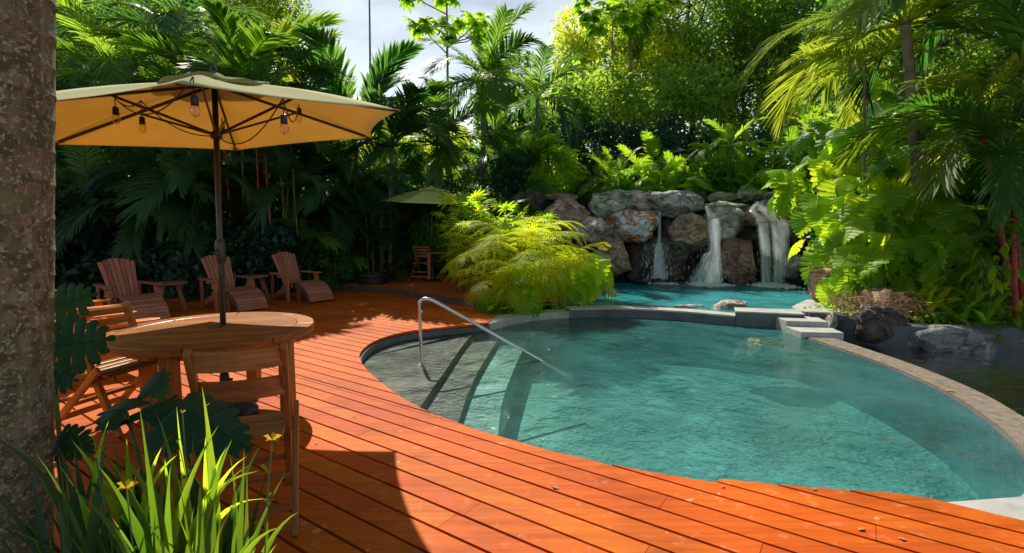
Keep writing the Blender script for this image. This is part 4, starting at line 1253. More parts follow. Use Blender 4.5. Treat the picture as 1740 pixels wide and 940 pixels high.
# ------------------------------------------------------------ leaf shapes
def blade_strip(base, dirv, side, length, width, droop, seg=3, fold=0.0):
    """a pointed blade: centre line from base along dirv, bending down by droop; returns V(list), F(list of quads)"""
    V = []
    for i in range(seg + 1):
        t = i / seg
        c = base + dirv * (length * t) + np.array([0, 0, -droop * length * t * t])
        wd = width * (math.sin(math.pi * min(1, (t * .85 + .15))) ** .8 if i < seg else 0.02) / 2
        V.append(c - side * wd); V.append(c + side * wd)
    F = [(2 * i, 2 * i + 1, 2 * i + 3, 2 * i + 2) for i in range(seg)]
    return V, F
def pinnate(seed, e0=55, curve=80, n=34, ll=.30, lw=.035, vee=25, ldroop=.25, petiole=.15, ang=55, taper=.6, rach=.012, seg=3):
    """palm frond of unit length along +x starting at e0 degrees of elevation and bending over by curve degrees"""
    r = np.random.default_rng(seed)
    V, F = [], []
    k = 24
    pts = [np.zeros(3)]; tang = []
    for i in range(k + 1):
        a = R(e0 - curve * (i / k) ** 1.3)
        tang.append(np.array([math.cos(a), 0, math.sin(a)]))
        if i < k: pts.append(pts[-1] + tang[-1] / k)
    pts = np.array(pts); tang = np.array(tang)
    # rachis
    for i in range(0, k + 1, 3):
        t = i / k; rr = rach * (1 - .8 * t)
        up = np.cross(tang[i], [0, 1, 0])
        V += [pts[i] + np.array([0, -rr, 0]), pts[i] + up * -rr * 1.2, pts[i] + np.array([0, rr, 0])]
    m = k // 3
    for i in range(m):
        a = 3 * i
        F += [(a, a + 1, a + 4, a + 3), (a + 1, a + 2, a + 5, a + 4)]
    for i in range(n):
        t = petiole + (1 - petiole) * (i + .5) / n
        f = t * k; j = min(int(f), k - 1); p = pts[j] + (pts[j + 1] - pts[j]) * (f - j); tg = tang[j]
        upv = np.cross(tg, [0, 1, 0]); upv = -upv if upv[2] < 0 else upv
        prof = (math.sin(math.pi * (0.12 + .80 * (t - petiole) / (1 - petiole)))) ** taper
        for s in (-1, 1):
            an = R(ang * (1 - .55 * t) + r.normal() * 4)
            ve = R(vee + r.normal() * 8)
            out_ = np.array([0, s, 0]) * math.cos(ve) + upv * math.sin(ve)
            d = tg * math.cos(an) + out_ * math.sin(an)
            d /= np.linalg.norm(d)
            side = np.cross(d, upv); side /= np.linalg.norm(side)
            v, q = blade_strip(p, d, side, ll * prof * r.uniform(.88, 1.08), lw, ldroop * r.uniform(.6, 1.5), seg)
            b = len(V); V += v; F += [tuple(x + b for x in g) for g in q]
    return np_mesh('frond', V, F)
def fern_frond(seed, e0=50, curve=85, n=11, pl=.38, m=11):
    """tree fern frond: pinnae which carry small pinnules"""
    r = np.random.default_rng(seed); V, F = [], []
    k = 24; pts = [np.zeros(3)]; tang = []
    for i in range(k + 1):
        a = R(e0 - curve * (i / k) ** 1.2); tang.append(np.array([math.cos(a), 0, math.sin(a)]))
        if i < k: pts.append(pts[-1] + tang[-1] / k)
    pts = np.array(pts)
    for i in range(0, k + 1, 3):
        rr = .007 * (1 - .8 * i / k)
        V += [pts[i] + np.array([0, -rr, 0]), pts[i] + np.array([0, 0, -rr]), pts[i] + np.array([0, rr, 0])]
    for i in range(k // 3):
        a = 3 * i; F += [(a, a + 1, a + 4, a + 3), (a + 1, a + 2, a + 5, a + 4)]
    for i in range(n):
        t = .16 + .84 * (i + .5) / n; f = t * k; j = min(int(f), k - 1); p = pts[j] + (pts[j + 1] - pts[j]) * (f - j); tg = tang[j]
        upv = np.cross(tg, [0, 1, 0]); upv = -upv if upv[2] < 0 else upv
        L_ = pl * math.sin(math.pi * (.10 + .84 * (t - .16) / .84)) ** .7
        for s in (-1, 1):
            an = R(68 - 30 * t + r.normal() * 4); d = tg * math.cos(an) + np.array([0, s, 0]) * math.sin(an)
            side = np.cross(upv, d); dr = r.uniform(.25, .5)
            for g in range(m):
                u = (g + .6) / m
                c = p + d * (L_ * u) + np.array([0, 0, -dr * L_ * u * u])
                dd = d + np.array([0, 0, -2 * dr * u]); dd /= np.linalg.norm(dd)
                sl_ = .046 * (1 - u) ** .6 * (L_ / pl) ** .5 + .006
                for s2 in (-1, 1):
                    e = side * s2 * .9 + dd * .45 + np.array([0, 0, -.15])
                    w2 = dd * (L_ / m * .50)
                    b = len(V)
                    V += [c - w2 * .6, c + w2 * .6, c + e * sl_ + w2 * .5, c + e * sl_ * .96 - w2 * .1]
                    F.append((b, b + 1, b + 2, b + 3))
    return np_mesh('frond', V, F)
def fan_leaf(seed, n=10, spread=210, pet=.35, bl=.42, bw=.07):
    """palmate leaf: petiole along +x, blades radiating from its end"""
    r = np.random.default_rng(seed); V, F = [], []
    for i in range(4):
        t = i / 3; x = pet * t; z = .12 * pet * math.sin(t * math.pi); rr = .006
        V += [(x, -rr, z), (x, 0, z - rr), (x, rr, z)]
    for i in range(3):
        a = 3 * i; F += [(a, a + 1, a + 4, a + 3), (a + 1, a + 2, a + 5, a + 4)]
    for i in range(n):
        an = R(-spread / 2 + spread * i / (n - 1) + r.normal() * 3); z = .12 + .1 * r.normal()
        d = np.array([math.cos(an), math.sin(an), z]); d /= np.linalg.norm(d)
        side = np.array([-math.sin(an), math.cos(an), 0])
        v, q = blade_strip(np.array([pet, 0, 0.0]), d, side, bl * r.uniform(.85, 1.1) * (1 - .2 * abs(math.sin(an / 2)) ** 2), bw, r.uniform(.25, .7), 4)
        b = len(V); V += v; F += [tuple(x + b for x in g) for g in q]
    return np_mesh('leaf', [tuple(v) for v in V], F)
def monstera(seed, lobes=8, gap=.30, holes=True, droop=.55, cut=.36):
    """split leaf: blade along +x with finger lobes either side of the midrib, unit length, facing +z"""
    r = np.random.default_rng(seed); V, F = [], []
    def surf(x, y):
        return -droop * x * x * .55 - .10 * abs(y) * (1 - .3 * x) - .30 * y * y + .055 * math.sin(5 * x + 3 * y + seed)
    def halfw(t):   # heart shaped half width along the midrib, t from -0.18 to 1
        u = (t + .18) / 1.18
        return .52 * (math.sin(math.pi * min(1, u ** .62 * .97 + .03))) ** .75 + .0
    for s in (-1, 1):
        for i in range(lobes):
            t0 = -.02 + 1.0 * i / lobes; t1 = -.02 + 1.0 * (i + 1) / lobes
            tm = (t0 + t1) / 2
            W = max(halfw(tm - .10 + .20 * tm), .06) * (1 + .05 * r.normal())
            sweep = -.30 + .75 * tm + .03 * r.normal()      # lobe tip runs back at the base, forward at the top
            m = 6; rows = []
            for j in range(m + 1):
                u = j / m
                cx = tm + sweep * W * (u ** 1.25) * 1.0
                cyy = s * W * u
                wid = (t1 - t0) * (1 + 1.15 * u * (1.0 - .25 * tm))
                if u > cut: wid *= (1 - gap * min(1, (u - cut) / .12))
                if j == m: wid *= .45
                if i == lobes - 1: wid *= (1 - .55 * u)
                rows.append((cx - wid / 2, cx + wid / 2, cyy))
            b = len(V)
            for (xa, xb, yy) in rows:
                xm = (xa + xb) / 2
                V += [(xa, yy, surf(xa, yy) - .012), (xm, yy, surf(xm, yy) + .010), (xb, yy, surf(xb, yy) - .012)]
            for j in range(m):
                a = b + 3 * j
                F += [(a, a + 1, a + 4, a + 3), (a + 1, a + 2, a + 5, a + 4)]
    # midrib
    b = len(V)
    for i in range(7):
        x = -.05 + i / 6 * 1.02; rr = .012 * (1 - .7 * i / 6)
        V += [(x, -rr, surf(x, 0) + .004), (x, 0, surf(x, 0) + .018), (x, rr, surf(x, 0) + .004)]
    for i in range(6):
        a = b + 3 * i; F += [(a, a + 1, a + 4, a + 3), (a + 1, a + 2, a + 5, a + 4)]
    return np_mesh('leaf', V, F)
def with_mat(me, mat):
    k = me.copy(); k.materials.clear(); k.materials.append(mat); return k

ELEV = [80, 62, 45, 25, 5, -20]
PALM = {}
def palmlib(style, mat):
    key = (style, mat)
    if key not in PALM:
        par = dict(coarse=dict(n=44, ll=.32, lw=.020, vee=22, ldroop=.30, ang=56, taper=.5),
                   areca=dict(n=34, ll=.30, lw=.022, vee=30, ldroop=.28, ang=52),
                   broad=dict(n=34, ll=.30, lw=.030, vee=10, ldroop=.12, ang=50, petiole=.22),
                   small=dict(n=20, ll=.28, lw=.034, vee=12, ldroop=.22, ang=52, seg=2, petiole=.2),
                   sword=dict(n=24, ll=.12, lw=.034, vee=4, ldroop=.1, ang=82, petiole=.12, seg=2, taper=.5))[style]
        base = []
        for i, e in enumerate(ELEV):
            for q in range(2):
                base.append(with_mat(pinnate(900 + i * 7 + q + hash(style) % 1 + len(style) * 13, e0=e, curve=(46 + 11 * i if e > 0 else 50) + 14 * q, **par), M[mat]))
        PALM[key] = base
    return PALM[key]
def put(me, name, parent, loc, az, scale, tilt=0.0, roll=0.0):
    o = bpy.data.objects.new(name, me)
    o.location = loc
    o.rotation_euler = (roll, tilt, az)
    o.scale = (scale,) * 3
    return link(o, parent)

def leaf_mass(centres, radii, n, size, seed, up=.6, shell=.45, aspect=.42):
    """many small folded leaves spread through ellipsoids; returns V, F"""
    r = np.random.default_rng(seed)
    Cc = np.array(centres, float); Rr = np.array(radii, float)
    if Rr.ndim == 1: Rr = np.stack([Rr, Rr, Rr * .75], 1)
    wgt = (Rr.prod(1)) ** (2 / 3); wgt /= wgt.sum()
    ci = r.choice(len(Cc), n, p=wgt)
    d = r.normal(size=(n, 3)); d /= np.linalg.norm(d, axis=1, keepdims=True)
    rad = (shell + (1 - shell) * r.random(n)) ** .8
    rad *= 1 + .16 * r.normal(size=n)
    P = Cc[ci] + d * Rr[ci] * rad[:, None]
    a = r.normal(size=(n, 3)); a[:, 2] -= .35; a += d * .5; a /= np.linalg.norm(a, axis=1, keepdims=True)
    nrm = r.normal(size=(n, 3)) * .8 + d * .35; nrm[:, 2] += up
    b = np.cross(nrm, a); b /= np.linalg.norm(b, axis=1, keepdims=True) + 1e-9
    nn = np.cross(a, b)
    s = size * r.uniform(.6, 1.25, n)[:, None]
    v0 = P; v1 = P + a * s * .5 + b * s * aspect / 1.4 + nn * s * .10; v2 = P + a * s - nn * s * .08; v3 = P + a * s * .5 - b * s * aspect / 1.4 + nn * s * .10
    V = np.stack([v0, v1, v2, v3], 1).reshape(-1, 3)
    i = np.arange(n) * 4
    F = np.concatenate([np.stack([i, i + 1, i + 2], 1), np.stack([i, i + 2, i + 3], 1)])
    return V, F
def crown_clumps(c, rad, k, seed, sz=.34, flat=.8):
    r = np.random.default_rng(seed); out_ = []
    for i in range(k):
        d = r.normal(size=3); d /= np.linalg.norm(d)
        q = r.uniform(.35, 1.0) ** .5
        out_.append((np.array(c) + d * np.array(rad) * q, np.array([1, 1, flat]) * min(rad) * sz * r.uniform(.6, 1.5)))
    return [o[0] for o in out_], [o[1] for o in out_]
def limbs(mb, base, top, clumps, r0, seed):
    base, top = Vector(base), Vector(top)
    r = random.Random(seed)
    trunk = [base, base.lerp(top, .35) + Vector((r.uniform(-.15, .15), r.uniform(-.1, .1), 0)), base.lerp(top, .7) + Vector((r.uniform(-.2, .2), 0, 0)), top]
    mb.tube(trunk, [r0 * 1.25, r0, r0 * .75, r0 * .4], 9)
    for c in clumps:
        c = Vector(c); s = trunk[1].lerp(top, r.uniform(0, .9)); m = s.lerp(c, .5) + Vector((0, 0, .1 * (c - s).length))
        mb.tube([s, m, c], [r0 * .36, r0 * .22, r0 * .06], 5, False)
def leafy_tree(name, label, cat, base, c, rad, k, n, size, mat, bark, r0, seed, group=None, sz=.34, up=.6):
    t = thing(name, label, cat, tuple(base), 0, group)
    b = Vector(base)
    cs, rs = crown_clumps(Vector(c) - b, rad, k, seed, sz)
    V, F = leaf_mass(cs, rs, n, size, seed, up=up)
    o = mobj('crown', np_mesh('crown', V, F), M[mat], t); o['kind'] = 'stuff'
    mb = MB(); limbs(mb, (0, 0, 0), Vector(c) - b + Vector((0, 0, rad[2] * .4)), cs[:14], r0, seed)
    mb.build('trunk', M[bark], t, smooth=True)
    return t
def palm(label, base, top, r0, nf, fl, style, mat, seed, bark='bark_grey', cat='palm', group=None, az=None, elo=-20, ehi=80, shaft=None, name='palm_tree', rings=True):
    t = thing(name, label, cat, tuple(base), 0, group)
    base, top = Vector(base), Vector(top)
    r = random.Random(seed); lib = palmlib(style, mat)
    tp = top - base
    n = max(8, int(tp.length / .16)); P, rr = [], []
    for i in range(n + 1):
        u = i / n; p = tp * u + Vector((0, 0, 0)) + Vector((.06 * math.sin(u * 3 + seed), .04 * math.sin(u * 4), 0)) * tp.length * .25 * u * (1 - u)
        P.append(p); rr.append(r0 * (1.15 - .3 * u))
        if rings and i < n:
            P.append(p + tp / n * .12); rr.append(r0 * (1.15 - .3 * u) * .90)
    MB().tube(P, rr, 10).build('trunk', M[bark], t, smooth=True)
    if shaft:
        MB().tube([tp, tp + Vector((0, 0, shaft * .5)), tp + Vector((0, 0, shaft))], [r0 * 1.05, r0 * 1.0, r0 * .35], 10).build('crownshaft', M['stem_green'], t, smooth=True)
        tp = tp + Vector((0, 0, shaft * .8))
    for i in range(nf):
        u = (i + .5) / nf
        e = ehi + (elo - ehi) * u + r.uniform(-8, 8)
        a = (i * 2.39996 + r.uniform(-.3, .3)) if az is None else az[i % len(az)] + r.uniform(-.2, .2)
        bi = min(range(6), key=lambda q: abs(ELEV[q] - e))
        put(lib[bi * 2 + r.randint(0, 1)], 'frond', t, tp, a, fl * r.uniform(.85, 1.12), tilt=R(ELEV[bi] - e) * .8, roll=r.uniform(-.35, .35))
    return t
def clump(label, c, nst, spread, h0, h1, nf, fl, style, mat, seed, stem='stem_green', r0=.03, cat='palm', group=None, name='clump_palm', elo=0, ehi=82, lean=.18):
    t = thing(name, label, cat, tuple(c), 0, group)
    r = random.Random(seed); lib = palmlib(style, mat)
    for s in range(nst):
        a = r.uniform(0, 6.28); q = spread * math.sqrt(r.random())
        b = Vector((q * math.cos(a), q * math.sin(a), 0)); h = r.uniform(h0, h1)
        tp = b + Vector((math.cos(a) * lean * h * r.uniform(.2, 1), math.sin(a) * lean * h * r.uniform(.2, 1), h))
        if h > .15: MB().tube([b, b.lerp(tp, .5) + Vector((0, 0, .0)), tp], [r0, r0 * .9, r0 * .7], 7).build('stem', M[stem], t, smooth=True)
        for i in range(nf):
            u = (i + .5) / nf; e = ehi + (elo - ehi) * u + r.uniform(-10, 10)
            bi = min(range(6), key=lambda k: abs(ELEV[k] - e))
            put(lib[bi * 2 + r.randint(0, 1)], 'frond', t, tp, i * 2.4 + r.uniform(-.4, .4) + s, fl * r.uniform(.75, 1.15), tilt=R(ELEV[bi] - e) * .8, roll=r.uniform(-.4, .4))
    return t
FAN = {}
def fans(label, c, nst, spread, h0, h1, nl, sz, mat, seed, group=None, cat='fan palm', name='fan_palm'):
    if mat not in FAN: FAN[mat] = [with_mat(fan_leaf(60 + i), M[mat]) for i in range(5)]
    t = thing(name, label, cat, tuple(c), 0, group); r = random.Random(seed)
    for s in range(nst):
        a = r.uniform(0, 6.28); q = spread * math.sqrt(r.random()); b = Vector((q * math.cos(a), q * math.sin(a), 0)); h = r.uniform(h0, h1)
        tp = b + Vector((b.x * .25, b.y * .25, h))
        MB().tube([b, b.lerp(tp, .5), tp], [.014, .013, .011], 6).build('stem', M['stem_green'], t, smooth=True)
        for i in range(nl):
            z = h * (1 - .42 * (i / nl) ** 1.2)
            put(r.choice(FAN[mat]), 'leaf', t, b.lerp(tp, z / h), i * 2.4 + r.uniform(-.5, .5), sz * r.uniform(.8, 1.15), tilt=R(-55 + 75 * i / nl) + r.uniform(-.2, .2), roll=r.uniform(-.3, .3))
    return t
def shrub(label, c, rad, k, n, size, mat, seed, group=None, cat='shrub', name='shrub', stems=9, sz=.42):
    t = thing(name, label, cat, (c[0], c[1], c[2] - rad[2]), 0, group)
    cs, rs = crown_clumps((0, 0, rad[2]), rad, k, seed, sz)
    V, F = leaf_mass(cs, rs, n, size, seed, up=.5, aspect=.5)
    o = mobj('leaves', np_mesh('leaves', V, F), M[mat], t); o['kind'] = 'stuff'
    mb = MB(); r = random.Random(seed)
    for i in range(stems):
        q = cs[i % len(cs)]
        a = Vector((r.uniform(-.3, .3) * rad[0], r.uniform(-.3, .3) * rad[1], -.1))
        mb.tube([a, a.lerp(Vector(q), .5) + Vector((0, 0, .1)), Vector(q)], [.022, .016, .008], 5, False)
    mb.build('branches', M['bark_dark'], t)
    return t
def gz(x, y): return float(hill(np.array([x]), np.array([y]))[0])
def ground_at(px, Y):
    x = D(px, 385, Y).x
    return Vector((x, Y, gz(x, Y) - .03))

# ------------------------------------------------------------ far woodland and hedge mass
r_ = np.random.default_rng(77)
cs, rs = [], []
for i in range(520):
    Y = r_.uniform(19.5, 33); px = r_.uniform(-250, 1990)
    if i > 430: Y = r_.uniform(17.5, 20); px = r_.uniform(-200, 505)
    x = D(px, 385, Y).x; g = gz(x, Y)
    top = 3.4 + 1.0 * r_.random()
    if px > 960: top = 7.5
    if px < 500: top = 9.0 if Y < 24 else 11.0
    if 500 <= px <= 960: top = min(top, 4.2)
    q = r_.uniform(.8, 1.5); zt = g + r_.uniform(0, 1) ** .8 * top
    if px > 420: zt = min(zt, 1.6 + (Y - 14.5) * 1.0 - q * .8)
    cs.append((x, Y, zt)); rs.append((q, q, q * .8))
V, F = leaf_mass(cs, rs, 150000, .24, 3, shell=.2)
o = mobj('far_woodland', np_mesh('far_woodland', V, F), M['leaf_tree_dark']); tag(o, 'dark far wood closing the garden behind the palms and trees', 'woodland', kind='stuff')
cs, rs = [], []
for i in range(330):
    px = r_.uniform(-150, 1330); Y = r_.uniform(13.6, 19.5) if px < 900 else r_.uniform(18.8, 21.5)
    x = D(px, 385, Y).x; g = gz(x, Y)
    cs.append((x, Y, g + r_.uniform(0, 2.9 if px < 900 else 3.0))); q = r_.uniform(.4, .85); rs.append((q, q, q * .9))
V, F = leaf_mass(cs, rs, 110000, .16, 4, shell=.15)
o = mobj('undergrowth', np_mesh('undergrowth', V, F), M['leaf_shrub']); tag(o, 'tangled dark undergrowth filling the thicket behind the deck', 'undergrowth', kind='stuff')

# ------------------------------------------------------------ tall trees
def tree_px(label, px, pytop, pybot, wpx, Y, k, n, size, mat, seed, bark='bark_dark', r0=.13, group=None, dx=0, sz=.34, name='broadleaf_tree', cat='tree', depth=None):
    c = D(px, (pytop + pybot) / 2, Y); rz_ = (pybot - pytop) / 2 * Y / FPX; rx = wpx / 2 * Y / FPX
    b = ground_at(px + dx, Y)
    return leafy_tree(name, label, cat, b, c, (rx * .9, (depth or rx) * .9, rz_ * .92), k, n, size, mat, bark, r0, seed, group, sz)
tree_px('tall light green broadleaf tree at the right edge of the sky gap', 1060, -40, 250, 230, 27.0, 60, 30000, .19, 'leaf_tree', 21, r0=.12, sz=.24)
tree_px('bright leafed tree whose crown meets the top of the frame above the waterfall', 1170, -120, 210, 260, 28.0, 60, 28000, .2, 'leaf_tree', 22, r0=.14, sz=.26)
tree_px('sparse yellow green tree leaning over the far palms right of the sky gap', 985, 150, 330, 150, 23.0, 34, 12000, .13, 'leaf_tree', 23, r0=.07, sz=.24)
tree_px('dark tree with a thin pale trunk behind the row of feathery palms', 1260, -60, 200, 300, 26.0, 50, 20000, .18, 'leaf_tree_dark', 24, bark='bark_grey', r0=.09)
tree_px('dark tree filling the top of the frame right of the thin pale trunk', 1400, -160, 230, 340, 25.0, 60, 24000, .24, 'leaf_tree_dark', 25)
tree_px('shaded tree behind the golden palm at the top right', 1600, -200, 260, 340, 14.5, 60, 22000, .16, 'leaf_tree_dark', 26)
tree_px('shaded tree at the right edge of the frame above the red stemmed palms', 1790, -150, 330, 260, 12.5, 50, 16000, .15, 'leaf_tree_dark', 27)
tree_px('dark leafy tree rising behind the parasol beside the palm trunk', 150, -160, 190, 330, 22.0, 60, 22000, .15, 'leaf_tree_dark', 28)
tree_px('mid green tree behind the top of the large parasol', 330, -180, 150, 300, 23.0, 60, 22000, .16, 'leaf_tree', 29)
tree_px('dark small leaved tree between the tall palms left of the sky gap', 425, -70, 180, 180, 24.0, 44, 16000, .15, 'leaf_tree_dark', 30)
tree_px('rounded tree top showing behind the single palm in the sky gap', 865, 60, 330, 130, 24.0, 26, 8000, .2, 'leaf_tree_dark', 31, sz=.3)
tree_px('twiggy tree with yellow green leaves behind the thin tall trunk in the sky gap', 715, 165, 330, 150, 21.0, 30, 9000, .15, 'leaf_tree', 32, r0=.06, sz=.26)
tree_px('bushy tree standing behind the small far parasol', 640, 200, 360, 190, 23.0, 36, 12000, .16, 'leaf_tree', 33, r0=.08)
tree_px('small leafy tree above the left end of the boulder wall', 930, 235, 340, 120, 17.0, 24, 8000, .13, 'leaf_mid', 34, r0=.05)

# cecropia: bare trunk with a tuft of big hand shaped leaves at the top
def cecropia(label, px, pytop, Y, seed, r0=.07, branches=True):
    b = ground_at(px - 2, Y); top = D(px, pytop, Y)
    t = thing('cecropia_tree', label, 'tree', tuple(b)); r = random.Random(seed); tp = top - b
    if 'leaf_mid' not in FAN: FAN['leaf_mid'] = [with_mat(fan_leaf(60 + i), M['leaf_mid']) for i in range(5)]
    if 'cec' not in FAN: FAN['cec'] = [with_mat(fan_leaf(160 + i, n=9, spread=300, pet=.25, bl=.34, bw=.13), M['leaf_mid']) for i in range(4)]
    mb = MB(); mb.tube([(0, 0, 0), tp * .5 + Vector((.08, 0, 0)), tp], [r0, r0 * .8, r0 * .5], 9)
    ends = [tp + Vector((0, 0, .3))]
    if branches:
        for s in range(9):
            a = s * 2.4; s0_ = tp * r.uniform(.80, .99); e = s0_ + Vector((math.cos(a) * r.uniform(.7, 2.0), math.sin(a) * 1.0, r.uniform(.3, 1.0)))
            mb.tube([s0_, s0_.lerp(e, .6) + Vector((0, 0, -.1)), e], [r0 * .35, r0 * .3, r0 * .2], 6, False); ends.append(e)
    mb.build('trunk', M['bark_grey'], t, smooth=True)
    for e in ends:
        for i in range(7):
            put(r.choice(FAN['cec']), 'leaf', t, e, i * 2.4 + r.random(), 1.15 * r.uniform(.8, 1.2), tilt=R(-30 + 12 * i), roll=r.uniform(-.3, .3))
    return t
cecropia('tall bare trunk with hand shaped leaves at the top centre of the sky', 759, 6, 20.0, 3)
cecropia('thin bare trunk at the left side of the sky gap', 627, -60, 21.0, 4, r0=.06, branches=False)
cecropia('slim trunk with hand shaped leaves right of the sky gap', 1040, 20, 22.0, 5, r0=.05)

# ------------------------------------------------------------ tall palms
def palm_px(label, pxb, pxt, pyt, Y, r0, nf, fl, style, mat, seed, **kw):
    return palm(label, ground_at(pxb, Y), D(pxt, pyt, Y), r0, nf, fl, style, mat, seed, **kw)
palm_px('single palm with a smooth trunk and drooping crown in the middle of the sky gap', 821, 822, 175, 17.0, .10, 16, 2.5, 'coarse', 'leaf_palm', 41, shaft=.9, elo=-15)
palm_px('tall dark palm with stiff upright fronds left of the sky gap', 590, 608, 215, 14.5, .07, 14, 3.0, 'broad', 'leaf_palm_dark', 42, elo=20)
palm_px('upright palm with long ribbed fronds directly behind the parasol top', 400, 395, 190, 12.8, .07, 14, 3.1, 'broad', 'leaf_palm', 43, elo=18)
palm_px('bright green palm high at the left above the parasol edge', 190, 205, 140, 12.6, .07, 15, 2.4, 'coarse', 'leaf_palm', 44, elo=-5)
palm_px('dark feathery palm beside the palm trunk at the far left', 60, 110, 200, 12.2, .07, 13, 2.3, 'coarse', 'leaf_palm_dark', 45, elo=-5)
palm_px('palm with yellowing fronds behind the right part of the big parasol', 500, 500, 175, 14.0, .07, 13, 2.2, 'coarse', 'leaf_palm_gold', 46, elo=0)
palm_px('dark palm reaching over the right tip of the big parasol', 660, 665, 250, 14.0, .06, 14, 2.3, 'broad', 'leaf_palm_dark', 47, elo=15)
palm_px('slender palm with arching fronds left of the single smooth palm', 745, 742, 245, 15.5, .05, 13, 2.2, 'coarse', 'leaf_palm', 48, elo=0)
palm_px('palm with dark hanging fronds right of the single smooth palm', 915, 912, 170, 19.0, .06, 13, 2.4, 'coarse', 'leaf_palm_dark', 49, elo=-20)
palm_px('short palm with fine fronds above the left end of the boulder wall', 905, 900, 270, 16.3, .05, 13, 1.5, 'areca', 'leaf_palm', 50, elo=0)
palm_px('palm top showing at the upper edge above the tall light green tree', 1075, 1070, 25, 23.0, .07, 12, 2.0, 'coarse', 'leaf_palm', 51, elo=-10)
palm_px('dark palm behind the parasol at the upper left with crossing fronds', 290, 300, 60, 14.5, .07, 14, 2.8, 'coarse', 'leaf_palm_dark', 52, elo=0)
# right hand palms
b = ground_at(1600, 9.6); b.z = .4
palm('golden fronded palm with a pale leaning trunk at the upper right', ground_at(1585, 9.8), D(1538, 42, 9.4), .10, 15, 2.5, 'coarse', 'leaf_palm_gold', 61, elo=10, rings=True)
palm('dark palm with red stem at the right edge whose fronds arch over the bed', ground_at(1760, 7.9), D(1712, 262, 7.6), .045, 14, 1.9, 'coarse', 'leaf_palm', 62, bark='stem_red', elo=0)
palm('palm with golden lit lower fronds hanging over the monstera from the right', ground_at(1730, 8.6), D(1665, 205, 8.6), .05, 14, 2.1, 'coarse', 'leaf_palm_gold', 63, bark='stem_red', elo=-20)
palm('tall dark palm filling the top right corner', ground_at(1790, 9.4), D(1700, -30, 9.2), .07, 15, 2.6, 'coarse', 'leaf_palm_dark', 64, bark='stem_red', elo=0)
palm('thin golden palm with narrow fronds left of the pale leaning trunk', ground_at(1478, 10.6), D(1470, 120, 10.6), .035, 12, 1.7, 'coarse', 'leaf_palm_gold', 65, elo=-15)
palm('short red stemmed palm low at the right edge of the frame', ground_at(1745, 7.75), D(1722, 395, 7.6), .035, 10, 1.3, 'areca', 'leaf_palm', 66, bark='stem_red', elo=-10)
palm('dark fan of palm fronds at the right edge below the corner palm', ground_at(1840, 8.3), D(1790, 160, 8.2), .05, 14, 2.1, 'coarse', 'leaf_palm_dark', 67, elo=-10)

# row of feathery palms above the falls
AR = [(1060, 17.2, 1.7, 1.3), (1140, 16.8, 2.0, 1.3), (1220, 17.0, 2.3, 1.35), (1295, 16.9, 2.2, 1.35), (1370, 17.2, 2.5, 1.35)]
AL = ['feathery palm clump at the left end of the row above the falls', 'feathery palm clump above the purple grey boulder', 'feathery palm clump in the middle of the row above the middle fall',
      'feathery palm clump directly above the right fall', 'tall feathery palm clump at the right end of the row by the monstera']
for i, (px, Y, h, fl) in enumerate(AR):
    g = ground_at(px, Y)
    clump(AL[i], g, 9, 1.0, .3, h, 8, fl, 'small', 'leaf_mid', 70 + i, group='feathery palm clumps above the waterfall', elo=-25)
for i, (px, lab) in enumerate([(1045, 'low feathery palm just behind the grey green boulder of the top row'), (1112, 'low feathery palm just behind the pale grey boulder of the top row'), (1180, 'low feathery palm behind the mossy slab of the middle fall'),
                               (1258, 'low feathery palm behind the angular olive stone'), (1330, 'low feathery palm beside the hanging monstera leaves at the right fall')]):
    clump(lab, ground_at(px, 16.0), 5, .55, .15, .9, 8, 1.15, 'small', 'leaf_mid' if i % 2 else 'leaf_palm', 230 + i, group='feathery palm clumps above the waterfall', elo=-20)
# clumps behind the lounge chairs
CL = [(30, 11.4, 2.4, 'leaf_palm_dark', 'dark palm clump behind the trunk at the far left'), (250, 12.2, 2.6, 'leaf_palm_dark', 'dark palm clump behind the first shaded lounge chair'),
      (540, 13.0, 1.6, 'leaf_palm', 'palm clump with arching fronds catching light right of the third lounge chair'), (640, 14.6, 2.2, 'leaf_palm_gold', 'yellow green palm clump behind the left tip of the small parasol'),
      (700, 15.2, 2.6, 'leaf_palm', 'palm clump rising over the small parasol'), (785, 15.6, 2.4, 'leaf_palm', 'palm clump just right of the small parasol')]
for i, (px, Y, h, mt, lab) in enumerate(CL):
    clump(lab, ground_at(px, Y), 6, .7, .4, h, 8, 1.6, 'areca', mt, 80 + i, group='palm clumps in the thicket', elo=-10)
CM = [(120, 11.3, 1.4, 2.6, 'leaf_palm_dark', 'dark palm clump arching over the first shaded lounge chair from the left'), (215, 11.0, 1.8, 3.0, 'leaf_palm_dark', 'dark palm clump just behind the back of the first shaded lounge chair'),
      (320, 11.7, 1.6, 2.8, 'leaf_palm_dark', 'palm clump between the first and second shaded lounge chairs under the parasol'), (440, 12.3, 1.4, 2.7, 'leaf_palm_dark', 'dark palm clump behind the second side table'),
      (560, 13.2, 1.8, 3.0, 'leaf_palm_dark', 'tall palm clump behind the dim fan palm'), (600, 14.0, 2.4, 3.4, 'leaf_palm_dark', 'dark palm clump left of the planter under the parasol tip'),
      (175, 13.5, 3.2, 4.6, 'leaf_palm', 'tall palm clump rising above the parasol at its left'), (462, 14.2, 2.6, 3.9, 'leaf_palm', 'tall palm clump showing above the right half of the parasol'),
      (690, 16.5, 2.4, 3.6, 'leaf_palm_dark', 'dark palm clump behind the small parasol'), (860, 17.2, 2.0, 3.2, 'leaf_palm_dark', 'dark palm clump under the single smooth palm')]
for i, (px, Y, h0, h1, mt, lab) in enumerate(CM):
    clump(lab, ground_at(px, Y), 5, .7, h0, h1, 8, 1.75, 'coarse', mt, 200 + i, group='palm clumps in the thicket', elo=-15, r0=.028)
